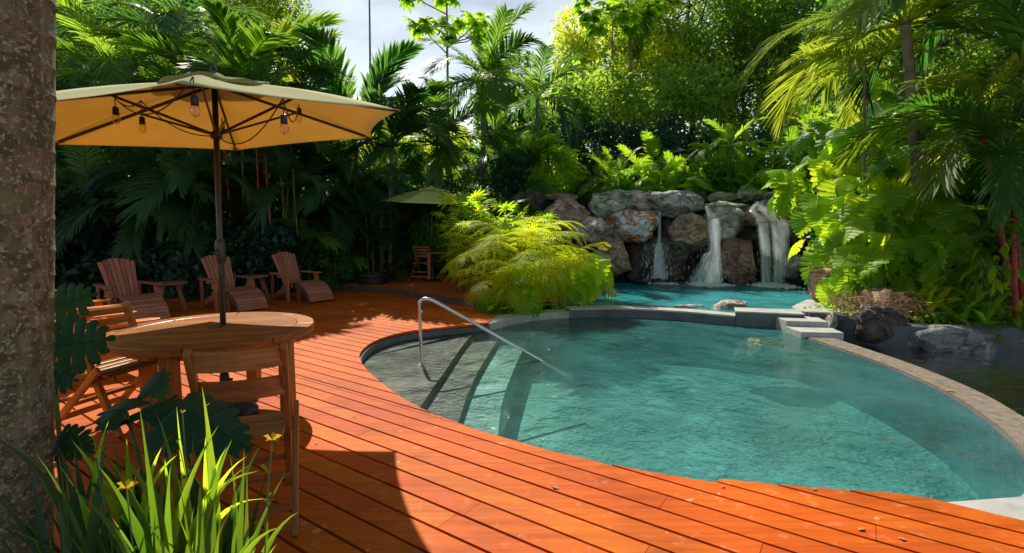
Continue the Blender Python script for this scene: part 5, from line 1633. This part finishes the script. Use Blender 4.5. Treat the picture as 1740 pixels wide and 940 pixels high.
# red stemmed canes behind the parasol pole
for i, (px, h) in enumerate([(395, 4.2), (414, 3.6), (440, 3.9), (463, 4.4), (352, 4.0), (486, 3.7), (320, 4.3), (508, 4.0)]):
    red = i in (0, 2, 3)
    lab = ['red cane stem nearest the parasol pole, bare above the shrub', 'green cane stem just right of the first red one', 'red cane stem in the middle of the three red ones', 'red cane stem furthest right of the three',
           'green cane stem just left of the parasol pole', 'green cane stem right of the red ones above the third lounge chair', 'dark green cane stem above the first side table', 'thin green cane stem furthest right behind the lounge chairs'][i]
    g = ground_at(px, 12.0)
    palm(lab, g, g + Vector((random.uniform(-.15, .15), 0, h)), .032, 7, 1.7, 'coarse', 'leaf_palm_dark', 90 + i, bark='stem_red' if red else 'stem_green', cat='cane palm', group='cane palms behind the lounge chairs', elo=10, name='cane_palm')

# fan palms
fans('dark fan palm clump at the left of the potted one', ground_at(575, 12.8), 8, .5, 1.0, 2.3, 9, .62, 'leaf_shrub', 100, group='fan palms along the thicket')
fp_ = ground_at(632, 12.6)
fans('fan palm growing in the dark planter left of the small parasol', fp_ + Vector((0, 0, .5)), 7, .25, .8, 1.7, 9, .60, 'leaf_shrub', 101, group='fan palms along the thicket')
fans('dim fan palm clump between the third lounge chair and the planter', ground_at(520, 12.4), 7, .45, .6, 1.5, 9, .55, 'leaf_shrub', 102, group='fan palms along the thicket')
fans('bright sunlit fan palm behind the left part of the ferns', Vector((-.65, 11.0, -.1)), 14, .60, 1.3, 2.15, 12, .66, 'leaf_lime', 103, group='fan palms along the thicket')
fans('bright fan palm behind the right part of the ferns beside the brown boulder', Vector((.15, 11.3, -.1)), 10, .50, 1.3, 1.95, 11, .62, 'leaf_lime', 104, group='fan palms along the thicket')
fans('low fan palm in the thicket behind the far table', ground_at(700, 15.4), 9, .7, .8, 1.8, 9, .6, 'leaf_mid', 105, group='fan palms along the thicket')
pot = thing('planter', 'big dark planter pot at the edge of the raised terrace', 'planter', tuple(fp_))
MB().lathe([(.26, .0), (.34, .05), (.38, .50), (.42, .52), (.42, .58), (.36, .58), (.35, .50), (.0001, .50)], (0, 0, 0), 20).build('pot', M['black'], pot, smooth=False)

# shrubs of the thicket
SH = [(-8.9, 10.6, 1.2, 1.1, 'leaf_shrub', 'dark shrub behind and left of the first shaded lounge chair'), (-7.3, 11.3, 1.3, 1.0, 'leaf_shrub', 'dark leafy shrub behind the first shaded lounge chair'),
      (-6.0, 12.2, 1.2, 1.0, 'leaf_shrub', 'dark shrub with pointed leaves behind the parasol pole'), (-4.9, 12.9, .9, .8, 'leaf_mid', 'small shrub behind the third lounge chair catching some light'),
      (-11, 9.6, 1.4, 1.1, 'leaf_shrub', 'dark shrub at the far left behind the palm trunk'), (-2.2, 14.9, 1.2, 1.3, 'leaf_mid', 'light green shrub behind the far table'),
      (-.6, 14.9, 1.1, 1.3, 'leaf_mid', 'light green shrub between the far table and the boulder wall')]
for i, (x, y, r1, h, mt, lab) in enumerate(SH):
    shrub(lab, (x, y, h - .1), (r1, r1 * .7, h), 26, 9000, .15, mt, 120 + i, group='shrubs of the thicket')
# shrub with larger leaves which hang by the pole
def big_leaf_shrub(label, c, rad, n, size, mat, seed, group=None):
    t = thing('broadleaf_plant', label, 'plant', tuple(c), 0, group); r = np.random.default_rng(seed)
    V = [(0, 0, 0), (.3, .16, .03), (.3, -.16, .03), (.65, .15, -.02), (.65, -.15, -.02), (1, 0, -.18), (.33, 0, -.0), (.66, 0, -.06)]
    F = [(0, 1, 6), (0, 6, 2), (1, 3, 7), (1, 7, 6), (6, 7, 4), (6, 4, 2), (3, 5, 7), (7, 5, 4)]
    me = with_mat(np_mesh('leaf', V, F), M[mat])
    mb = MB()
    for k in range(7):
        e = Vector((r.normal() * rad[0] * .6, r.normal() * rad[1] * .6, rad[2] * r.uniform(.9, 1.9)))
        mb.tube([(e.x * .2, e.y * .2, 0), (e.x * .5, e.y * .5, e.z * .6), e], [.015, .012, .006], 5, False)
    mb.build('stem', M['stem_green'], t)
    for i in range(n):
        d = r.normal(size=3); d /= np.linalg.norm(d); q = r.uniform(.5, 1)
        p = (d[0] * rad[0] * q, d[1] * rad[1] * q, rad[2] * (1 + d[2] * q))
        put(me, 'leaf', t, p, math.atan2(d[1], d[0]) + r.normal() * .7, size * r.uniform(.6, 1.2), tilt=r.uniform(.1, 1.2), roll=r.normal() * .5)
    return t
big_leaf_shrub('plant with drooping pointed leaves between the second and third lounge chairs', ground_at(420, 11.6), (.7, .4, .95), 150, .24, 'leaf_shrub', 5)
big_leaf_shrub('plant with drooping pointed leaves above the first side table', ground_at(290, 10.9), (1.0, .4, 1.15), 170, .24, 'leaf_shrub', 6)
big_leaf_shrub('bright broad leaved plant like a young banana behind the boulder wall', ground_at(912, 16.0), (.7, .4, .8), 40, .7, 'leaf_lime', 7)
big_leaf_shrub('broad leaved plant in the light behind the small parasol', ground_at(745, 15.0), (1.1, .5, 1.3), 110, .34, 'leaf_mid', 8)

# ------------------------------------------------------------ bright ferns by the pool
FERN = [with_mat(fern_frond(300 + i, e0=e, curve=c), M['leaf_fern']) for i, (e, c) in enumerate([(70, 95), (55, 95), (40, 80), (25, 70), (10, 55), (60, 70)])]
def fern(label, c, h, nf, fl, seed, azr=None):
    t = thing('tree_fern', label, 'fern', tuple(c), 0, 'bright ferns beside the pool'); r = random.Random(seed)
    MB().tube([(0, 0, -.1), (0, 0, h * .5), (0, 0, h)], [.07, .06, .05], 9).build('trunk', M['bark_dark'], t, smooth=True)
    for i in range(nf):
        u = (i + .5) / nf; k = min(4, int(u * 5))
        a = i * 2.39996 + r.uniform(-.3, .3) if azr is None else r.uniform(*azr)
        put(FERN[k if r.random() > .15 else 5], 'frond', t, (0, 0, h), a, fl * r.uniform(.75, 1.12), tilt=r.uniform(-.15, .2), roll=r.uniform(-.25, .25))
def DF(px, Y, z): p = D(px, 385, Y); return Vector((p.x, Y, z))
fern('largest bright fern, the middle one of the clump', DF(885, 10.0, -.1), .98, 24, 1.5, 1)
fern('bright fern reaching out over the terrace at the left of the clump', DF(840, 10.2, -.1), .92, 17, 1.35, 2)
fern('low bright fern at the front of the clump over the curb', DF(905, 9.45, -.1), .55, 18, 1.10, 3)
fern('bright fern at the right of the clump toward the upper pool', DF(955, 10.0, -.1), .75, 20, 1.25, 4)
fern('small yellow green fern at the left front of the clump beside the deck', DF(845, 9.5, -.1), .5, 14, .95, 5)
fern('upright bright fern at the back of the clump with a frond standing tall', DF(900, 10.7, -.1), 1.25, 8, 1.15, 6)

# ------------------------------------------------------------ monstera
MON = [monstera(i) for i in range(4)] + [monstera(7, lobes=6, gap=.24, cut=.45), monstera(9, lobes=9, gap=.36, cut=.3)]
MONB = [monstera(20 + i, lobes=8 + i % 2, gap=.32, cut=.34, droop=.7) for i in range(4)]
MONL = [with_mat(m, M['leaf_lime']) for m in MONB]
MONM = [with_mat(m, M['leaf_mid']) for m in MON]
MOND = [with_mat(m, M['leaf_mons_dark']) for m in MON[:4] + [monstera(7, lobes=5, gap=.16, cut=.5, droop=.3), monstera(9, lobes=6, gap=.34, cut=.28, droop=.3)]]
def mons_plant(label, blobs, n, size, lib, seed, base, group='monstera plants on the right bank', front=True):
    t = thing('monstera', label, 'monstera', tuple(base), 0, group); b = Vector(base); r = np.random.default_rng(seed)
    mb = MB()
    for i in range(n):
        px, py, Y, rad = blobs[i % len(blobs)]
        c = D(px, py, Y)
        d = r.normal(size=3)
        if front and d[1] > .15: d[1] = -d[1]
        d[2] = d[2] * .8 + .25
        d /= np.linalg.norm(d)
        p = c + Vector(d) * rad * r.uniform(.75, 1.05)
        az = math.atan2(d[1] - .35, d[0] * 1.1) + r.normal() * .5
        put(lib[r.integers(0, len(lib))], 'leaf', t, p - b, az, size * r.uniform(.7, 1.2), tilt=R(42 + 36 * r.random() - 30 * max(0, d[2])), roll=r.normal() * .3)
        if i % 2 == 0:
            inn = c + (p - c) * -.2 + Vector((0, .1, -.4))
            mb.tube([inn - b, (inn.lerp(p, .6) + Vector((0, 0, .08))) - b, p - b], [.011, .009, .007], 5, False)
    mb.build('petioles', M['stem_green'], t)
    return t
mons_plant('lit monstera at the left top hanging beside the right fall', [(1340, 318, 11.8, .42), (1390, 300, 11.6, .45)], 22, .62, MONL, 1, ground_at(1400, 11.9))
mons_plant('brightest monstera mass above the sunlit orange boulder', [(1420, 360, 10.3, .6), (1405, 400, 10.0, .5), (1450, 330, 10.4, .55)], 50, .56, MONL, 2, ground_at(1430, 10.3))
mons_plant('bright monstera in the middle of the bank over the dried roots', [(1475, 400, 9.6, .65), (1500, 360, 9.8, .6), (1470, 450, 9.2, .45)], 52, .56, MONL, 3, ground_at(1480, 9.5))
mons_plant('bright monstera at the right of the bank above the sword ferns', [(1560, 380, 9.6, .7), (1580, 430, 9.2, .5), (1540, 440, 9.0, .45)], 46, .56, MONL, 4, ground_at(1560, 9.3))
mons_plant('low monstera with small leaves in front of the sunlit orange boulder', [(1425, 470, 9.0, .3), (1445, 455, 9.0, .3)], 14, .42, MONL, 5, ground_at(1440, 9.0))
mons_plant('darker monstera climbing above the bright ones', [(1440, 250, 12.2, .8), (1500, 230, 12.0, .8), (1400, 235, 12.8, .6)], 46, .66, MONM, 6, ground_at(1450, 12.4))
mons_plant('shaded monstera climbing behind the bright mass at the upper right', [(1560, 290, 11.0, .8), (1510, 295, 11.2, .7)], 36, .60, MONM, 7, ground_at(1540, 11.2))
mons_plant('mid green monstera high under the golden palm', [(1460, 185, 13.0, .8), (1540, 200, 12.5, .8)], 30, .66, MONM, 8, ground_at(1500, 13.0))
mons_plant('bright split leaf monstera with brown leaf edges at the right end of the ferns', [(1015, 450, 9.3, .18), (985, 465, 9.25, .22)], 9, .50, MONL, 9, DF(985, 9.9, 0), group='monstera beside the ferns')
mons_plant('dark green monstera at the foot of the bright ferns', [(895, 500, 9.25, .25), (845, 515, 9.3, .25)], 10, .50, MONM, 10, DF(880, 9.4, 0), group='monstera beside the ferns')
# dark filler shrubs inside the bank
for i, (px, py, Y, a, lab) in enumerate([(1450, 380, 11.0, 1.0, 'dark leafy filling behind the brightest monstera'), (1550, 400, 10.4, 1.0, 'dark leafy filling behind the right monstera'),
                                    (1670, 400, 9.6, 1.1, 'dark shrub in the shade behind the sword ferns'), (1480, 240, 13.5, 1.3, 'dark shrub high on the bank behind the climbing monstera'),
                                    (1600, 250, 12.0, 1.3, 'dark shrub on the bank under the golden palm'), (1760, 420, 8.9, 1.0, 'dark shrub at the right edge of the bank')]):
    c = D(px, py, Y)
    shrub(lab, (c.x, c.y, c.z), (a, a * .6, a), 20, 7000, .14, 'leaf_tree_dark' if i != 2 else 'leaf_shrub', 140 + i, group='shaded shrubs on the right bank')
# broad leaves by the right edge
big_leaf_shrub('light green broad leaved plant right of the bright monstera by the frame edge', Vector((D(1700, 385, 8.1).x, 8.1, .3)), (.35, .3, .55), 46, .30, 'leaf_lime', 15)
big_leaf_shrub('shaded broad leaved plant under the red stemmed palm', Vector((D(1655, 385, 8.5).x, 8.5, .2)), (.5, .3, .5), 50, .26, 'leaf_mid', 16)
# sword ferns along the right bed
SW = [(1575, 530, 8.1), (1610, 525, 8.3), (1650, 520, 8.2), (1690, 530, 8.0), (1725, 535, 7.9), (1630, 545, 7.9), (1555, 512, 8.6), (1745, 550, 7.8), (1670, 548, 7.8), (1700, 495, 8.5)]
SL = ['furthest left', 'second from the left behind the long grey stone', 'tall one behind the middle of the long grey stone', 'above the brown stain of the long grey stone', 'right one near the square grey stone',
      'low one over the edge of the long grey stone', 'small one under the bright monstera', 'at the frame edge above the square grey stone', 'yellowish low one over the right end of the long stone', 'shaded one set back by the red stem']
for i, (px, py, Y) in enumerate(SW):
    p = D(px, py, Y)
    clump('sword fern in the bed, ' + SL[i], (p.x, p.y, min(p.z - .1, .5)), 1, .05, .03, .06, 15, .62, 'sword', 'leaf_mid' if i % 3 else 'leaf_fern', 160 + i, group='sword ferns in the right bed', name='sword_fern', cat='fern', elo=5)
# sparse ferns in shadow by the fern clump front
for i, (px, Y) in enumerate([(838, 9.05), (868, 9.15), (905, 9.1)]):
    p = D(px, 385, Y)
    clump(['small green sword fern beside the end of the deck', 'small sword fern at the curb under the bright ferns', 'small sword fern trailing over the curb by the water'][i], (p.x, p.y, -.05), 1, .04, .02, .04, 14, .5, 'sword', 'leaf_mid', 180 + i, group='small ferns at the curb', name='sword_fern', cat='fern', elo=10)

# dried roots
mb = MB(); r = np.random.default_rng(31)
for i in range(230):
    px = r.uniform(1415, 1560); c = D(px, 512 + r.uniform(-6, 34) * (1 - abs(px - 1480) / 110), 8.15 + r.normal() * .15)
    a = r.normal(size=3) * .16; a[2] = -abs(a[2]) * .7
    m_ = c + Vector(r.normal(size=3) * .07) + Vector((0, 0, .04))
    mb.tube([c - Vector(a), m_, c + Vector(a)], [.003, .005, .003], 4, False)
for i in range(16):
    px = r.uniform(1500, 1570); c = D(px, 545, 7.75); mb.tube([c + Vector((-.1, .2, .05)), c, c + Vector((.02, -.1, -.25)), c + Vector((.03, -.12, -.5 * r.random() - .2))], [.005, .004, .004, .002], 4, False)
o = mb.build('dried_roots', simple('dry_root', (0.42, 0.24, 0.12), .8, var=.5, nscale=6)); tag(o, 'tangle of dry brown roots spilling over the retaining wall', 'roots', kind='stuff')
# litter and ground cover under the right bed and the terrace edges
V, F = leaf_mass([(6.6, 8.2, .1), (7.6, 8.1, .1), (5.9, 8.6, .15), (8.6, 8.3, .1)], [(.7, .5, .10)] * 4, 2600, .07, 9, shell=.1, up=1.6)
tag(mobj('ground_cover', np_mesh('ground_cover', V, F), M['leaf_mid']), 'low ground cover plants along the top of the retaining wall', 'ground cover', kind='stuff')

# ------------------------------------------------------------ palm trunk in the foreground
def trunkmat():
    m, nt = newmat('lichen_bark'); nd = N(nt)
    o = nd('OutputMaterial'); b = principled(nd, .85, .25)
    g = vecsrc(nd, nt, 'pos', (1, 1, 1)); gs = vecsrc(nd, nt, 'pos', (30, 30, 5))
    n0 = noise(nd, nt, gs, 1, 5, .6); n1 = noise(nd, nt, g, 16, 6, .65, .3); n2 = noise(nd, nt, g, 55, 5, .65); n3 = noise(nd, nt, g, 5, 4, .6)
    r0 = nd('ValToRGB'); rampset(r0, [(.3, (.10, .082, .05)), (.55, (.19, .155, .095)), (.75, (.30, .25, .165))]); nt.links.new(n0.outputs['Fac'], r0.inputs[0])
    r1 = nd('ValToRGB'); rampset(r1, [(.50, (0, 0, 0)), (.56, (1, 1, 1))]); nt.links.new(n1.outputs['Fac'], r1.inputs[0])
    m1 = nd('MixRGB'); nt.links.new(r1.outputs[0], m1.inputs[0]); nt.links.new(r0.outputs[0], m1.inputs[1]); m1.inputs[2].default_value = (.085, .08, .04, 1)
    r2 = nd('ValToRGB'); rampset(r2, [(.56, (0, 0, 0)), (.60, (1, 1, 1))]); nt.links.new(n2.outputs['Fac'], r2.inputs[0])
    m2 = nd('MixRGB'); nt.links.new(r2.outputs[0], m2.inputs[0]); nt.links.new(m1.outputs[0], m2.inputs[1]); m2.inputs[2].default_value = (.32, .32, .22, 1)
    r3 = nd('ValToRGB'); rampset(r3, [(.55, (0, 0, 0)), (.68, (.8, .8, .8))]); nt.links.new(n3.outputs['Fac'], r3.inputs[0])
    m3 = nd('MixRGB'); nt.links.new(r3.outputs[0], m3.inputs[0]); nt.links.new(m2.outputs[0], m3.inputs[1]); m3.inputs[2].default_value = (.15, .16, .07, 1)
    nt.links.new(m3.outputs[0], b.inputs['Base Color'])
    bp = nd('Bump'); bp.inputs['Strength'].default_value = .7; bp.inputs['Distance'].default_value = .006
    nt.links.new(n2.outputs['Fac'], bp.inputs['Height']); nt.links.new(bp.outputs[0], b.inputs['Normal']); nt.links.new(b.outputs[0], o.inputs[0])
    return m
tk = thing('palm_tree', 'thick ringed palm trunk covered in lichen at the left edge of the frame', 'palm', (D(12, 980, 1.95).x, 1.95, 0))
t0, t1 = D(-6, 900, 1.95), D(-10, 0, 1.95)
up_ = (t1 - t0) / (t1.z - t0.z)
mb = MB(); V = []; F = []; ns = 40; zz = -.1; prof = []
rr_ = random.Random(4)
while zz < 5.5:
    st_ = rr_.uniform(.085, .135)
    prof += [(zz, .1740), (zz + .004, .1765), (zz + .008, .1772), (zz + .012, .1758), (zz + .03, .1742), (zz + st_ * .6, .1738)]
    zz += st_
rows = len(prof)
for k, (z, rad) in enumerate(prof):
    c = t0 + up_ * (z - t0.z) - Vector(tk.location)
    for j in range(ns):
        a = 2 * math.pi * j / ns
        wob = .010 * mnoise.noise(Vector((math.cos(a) * 1.5, math.sin(a) * 1.5, round(z * 9) * .7)))
        rj = rad * (1 - .012 * z) + .004 * mnoise.noise(Vector((math.cos(a) * 4, math.sin(a) * 4, z * 8)))
        V.append((c.x + rj * math.cos(a), c.y + rj * math.sin(a), c.z + wob))
for k in range(rows - 1):
    for j in range(ns): F.append((k * ns + j, k * ns + (j + 1) % ns, (k + 1) * ns + (j + 1) % ns, (k + 1) * ns + j))
mobj('trunk', np_mesh('trunk', V, F, True), trunkmat(), tk)
lib = palmlib('coarse', 'leaf_palm')
tpc = t0 + up_ * (5.4 - t0.z) - Vector(tk.location)
for i in range(12):
    put(lib[[2, 4, 6, 8][i % 4]], 'frond', tk, tpc, i * 2.4 + .4, 2.3)

# ------------------------------------------------------------ foreground bed
sheet_poly = [(-6, -1.0), (-.82, -1.0), (-.82, 1.78), (-1.3, 1.93), (-6, 1.98)]
MB().prism(sheet_poly, -.15, .015).build('soil', M['soil'], kind='structure')
def iris_blade(base, tip, width, bend, fold=.3, seg=12):
    base, tip = Vector(base), Vector(tip)
    d = tip - base; ln = d.length
    r = random.Random(int(ln * 1e5))
    ctrl = base.lerp(tip, .55) + Vector((-d.x * .35 + r.uniform(-.03, .03), r.uniform(-.06, .06), (bend * .9 + .05) * ln + abs(d.x) * .25))
    tw0 = r.uniform(-.5, .5); tw1 = tw0 + r.uniform(-.9, .9)
    V, F = [], []
    for i in range(seg + 1):
        t = i / seg
        c = base * (1 - t) ** 2 + ctrl * 2 * t * (1 - t) + tip * t * t
        tg = ((ctrl - base) * (1 - t) + (tip - ctrl) * t).normalized()
        sd0 = tg.cross(Vector((0, 1, 0.15))).normalized(); n0_ = sd0.cross(tg)
        a = tw0 + (tw1 - tw0) * t
        side = sd0 * math.cos(a) + n0_ * math.sin(a); nn = side.cross(tg)
        w_ = width * 1.5 * (.5 + .5 * math.sin(math.pi * min(1, t * 1.15 + .05))) * (1 - t ** 4) ** .9 / 2
        V += [c - side * w_, c + nn * w_ * fold, c + side * w_]
    for i in range(seg):
        a = 3 * i; F += [(a, a + 1, a + 4, a + 3), (a + 1, a + 2, a + 5, a + 4)]
    return V, F
def iris(label, bx, by, blades, seed, mat='leaf_iris'):
    t = thing('iris_plant', label, 'iris', (bx, by, 0.01), 0, 'iris plants in the foreground bed'); b = Vector(t.location); r = random.Random(seed)
    for (tp, wd, bend) in blades:
        base = b + Vector((r.uniform(-.09, .09), r.uniform(-.06, .06), -.02))
        V, F = iris_blade(base - b, Vector(tp) - b, wd, bend)
        mobj('leaf', np_mesh('leaf', V, F, True), M[mat], t)
    return t
def tips(lst, Y0=1.55):
    return [(D(px, py, Y0 + dy), wd, bend) for (px, py, dy, wd, bend) in lst]
def bx_(px, Y): return D(px, 385, Y).x
iris('iris with a single very broad upright blade at the centre of the bed', bx_(250, 1.5), 1.5, tips([(237, 690, 0, .030, .0), (205, 770, .1, .026, .03), (165, 790, -.1, .028, .05), (150, 735, .1, .03, .05), (280, 745, .2, .026, .0), (300, 800, .1, .022, .1), (120, 830, .0, .02, .1), (265, 700, .25, .024, 0), (190, 880, -.2, .022, .1), (330, 860, -.1, .02, .12)]), 1)
iris('iris whose tallest blade leans right past the chair back', bx_(262, 1.62), 1.62, tips([(343, 655, .1, .026, .0), (372, 722, .1, .024, .03), (395, 745, .05, .022, .06), (330, 730, .2, .022, 0), (225, 730, .2, .02, .03), (290, 790, -.1, .02, .06), (425, 790, 0, .02, .12)]), 2)
iris('iris with two wide yellow green blades at the bottom of the frame', bx_(285, 1.38), 1.38, tips([(340, 818, 0, .036, .02), (362, 790, .1, .030, .02), (345, 850, -.05, .026, .06), (365, 845, .05, .022, .02), (405, 845, 0, .02, .15), (300, 870, -.1, .02, .0), (250, 885, -.1, .02, .1), (375, 880, -.1, .022, .1)]), 3)
iris('iris at the right end of the bed with narrow blades arching over the deck', bx_(345, 1.46), 1.46, tips([(484, 805, .05, .017, .02), (508, 870, .0, .020, .22), (475, 896, -.1, .022, .2), (455, 845, .1, .016, .06), (420, 800, .05, .018, .0), (400, 830, .1, .018, .03), (440, 900, -.1, .018, .12), (390, 770, .2, .02, .02), (470, 925, -.15, .018, .14), (435, 930, -.2, .02, .1), (415, 760, .15, .02, .02)]), 4)
iris('iris lying low in front of the palm trunk', bx_(120, 1.3), 1.3, tips([(60, 860, 0, .022, .12), (30, 905, 0, .02, .1), (140, 880, 0, .018, .0), (20, 870, .1, .018, .05), (175, 900, 0, .02, .1), (90, 925, -.1, .02, .12), (55, 935, -.1, .018, .08)]), 5)
iris('shaded iris between the palm trunk and the table', bx_(180, 1.85), 1.85, tips([(120, 745, .1, .03, .02), (150, 700, .2, .028, .0), (185, 715, .1, .028, .02), (215, 745, .1, .026, .02), (100, 790, 0, .024, .05), (240, 790, .1, .024, .05), (275, 760, .1, .026, .03), (305, 770, .1, .026, .05), (130, 830, 0, .026, .08)]), 6, mat='leaf_mid')
iris('shaded iris under the folding chair seat', bx_(330, 1.9), 1.9, tips([(300, 690, .1, .026, .0), (350, 735, .1, .024, .02), (385, 760, .1, .024, .04), (420, 775, .1, .022, .05), (440, 800, 0, .022, .08), (280, 780, .1, .024, .05), (360, 830, 0, .022, .06), (470, 850, .0, .02, .1)]), 7, mat='leaf_mid')
for q_, (lab, bp, Y) in enumerate([('dark strappy plant filling the corner between trunk and iris', 120, 1.75), ('dark strappy plant low in the bottom left corner', 60, 1.45), ('dark strappy plant in the shade below the cut leaf', 215, 1.8), ('dark strappy plant between the bright iris and the chair', 330, 1.75)]):
    r2 = random.Random(40 + q_)
    iris(lab, bx_(bp, Y), Y, tips([(bp + r2.gauss(0, 75), 790 + r2.uniform(-60, 130), r2.uniform(-.05, .25), r2.uniform(.018, .030), r2.uniform(.02, .14)) for _ in range(20)], Y), 60 + q_, mat='leaf_shade')
for i, (px, py, bpx, Y, lab) in enumerate([(463, 748, 400, 1.7, 'yellow iris flower on a long stalk in front of the chair leg'), (215, 830, 215, 1.45, 'yellow iris flower low at the left beside the broadest blade'),
                                     (310, 702, 300, 1.75, 'small yellow flower bud below the dark monstera leaf'), (163, 778, 190, 1.6, 'small yellow bud on a curved stalk near the trunk')]):
    p = D(px, py, Y); b = Vector((D(bpx, 385, Y).x, Y - .1, 0))
    t = thing('iris_flower', lab, 'flower', tuple(b), 0, 'yellow flowers in the foreground bed')
    q = p - b
    MB().tube([(0, 0, 0), q * .5 + Vector((.02, 0, .05)), q], [.0035, .003, .0022], 6).build('stalk', M['stem_green'], t, smooth=True)
    k = 5 if i < 2 else 3; s_ = .034 if i < 2 else .014
    for j in range(k):
        a = 2 * math.pi * j / k + .4; d = Vector((math.cos(a), .5 * math.sin(a), .35 + .3 * math.sin(a)))
        V = [q, q + d * s_ * .5 + Vector((0, 0, .010)), q + d * s_ + Vector((0, 0, -.008))]
        sdv = d.cross(Vector((0, 1, .2))).normalized() * s_ * .24
        P = [q, q + d * s_ * .55 + sdv + Vector((0, 0, .006)), q + d * s_, q + d * s_ * .55 - sdv + Vector((0, 0, .006))]
        MB().add(P, [(0, 1, 2, 3)]).build('petal', M['petal'], t)
    for j in range(4):
        u = .5 + .12 * j
        MB().tube([q * u, q * u + Vector((.02 * (-1) ** j, 0, .03))], [.003, .005], 5).build('bud', M['leaf_iris'], t)
# foreground monstera
def fg_mons(label, spec, base):
    t = thing('monstera', label, 'monstera', tuple(base), 0, 'dark monstera in the foreground bed'); b = Vector(base)
    for (px, py, Y, az, tilt, roll, s, v) in spec:
        p = D(px, py, Y)
        put(MOND[v], 'leaf', t, p - b, az, s, tilt=tilt, roll=roll)
        MB().tube([(0, 0, 0), (p - b) * .55 + Vector((0, 0, .12)), p - b], [.008, .007, .006], 6).build('petiole', M['stem_green'], t, smooth=True)
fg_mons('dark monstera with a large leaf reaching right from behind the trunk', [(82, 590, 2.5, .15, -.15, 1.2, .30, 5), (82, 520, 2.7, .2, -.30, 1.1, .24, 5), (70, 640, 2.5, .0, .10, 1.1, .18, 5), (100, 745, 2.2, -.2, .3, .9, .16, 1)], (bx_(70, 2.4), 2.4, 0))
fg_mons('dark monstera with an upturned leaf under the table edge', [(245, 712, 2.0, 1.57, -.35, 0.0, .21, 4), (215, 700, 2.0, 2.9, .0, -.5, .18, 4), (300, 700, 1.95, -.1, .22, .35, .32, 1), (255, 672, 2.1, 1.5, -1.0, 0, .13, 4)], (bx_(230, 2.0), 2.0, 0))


# fallen leaves on the deck, the curb and the water
r = np.random.default_rng(91); V, F = [], []
def litter(x, y, z, sz):
    a = r.uniform(0, 6.28); c, q = math.cos(a), math.sin(a); b = len(V); k = sz * .3
    for (u, v, h) in ((0, 0, 0), (.5, k / sz, .12), (1, 0, .05), (.5, -k / sz, .10)):
        V.append((x + sz * (u * c - v * q), y + sz * (u * q + v * c), z + .003 + h * sz))
    F.append((b, b + 1, b + 2)); F.append((b, b + 2, b + 3))
for i in range(95):
    x, y = r.uniform(-8, 2.4), r.uniform(2.2, 12)
    if inside([x], [y], deck_poly)[0] and not inside([x], [y], pool_poly)[0] and (x + 2.4) ** 2 + (y - 4) ** 2 > 1.0: litter(x, y, .001, r.uniform(.025, .06))
for i in range(60):
    p = D(r.uniform(520, 860), 385, r.uniform(9.6, 12.3))
    if inside([p.x], [p.y], deck_poly)[0]: litter(p.x, p.y, .001, r.uniform(.03, .06))
o = mobj('fallen_leaves', np_mesh('fallen_leaves', V, F), simple('dry_leaf', (0.45, 0.26, 0.08), .7, var=.7, nscale=3)); tag(o, 'small dry leaves scattered over the deck', 'leaves', kind='stuff')
for lab, x, y, z in (('single yellow leaf lying on the tan curb', 4.45, 4.95, -.098), ('pale leaf floating on the dark side basin', 6.3, 5.9, WZ3 + .002)):
    V, F = [], []; litter(x, y, z, .09)
    tag(mobj('fallen_leaf', np_mesh('fallen_leaf', V, F), M['petal']), lab, 'leaf')
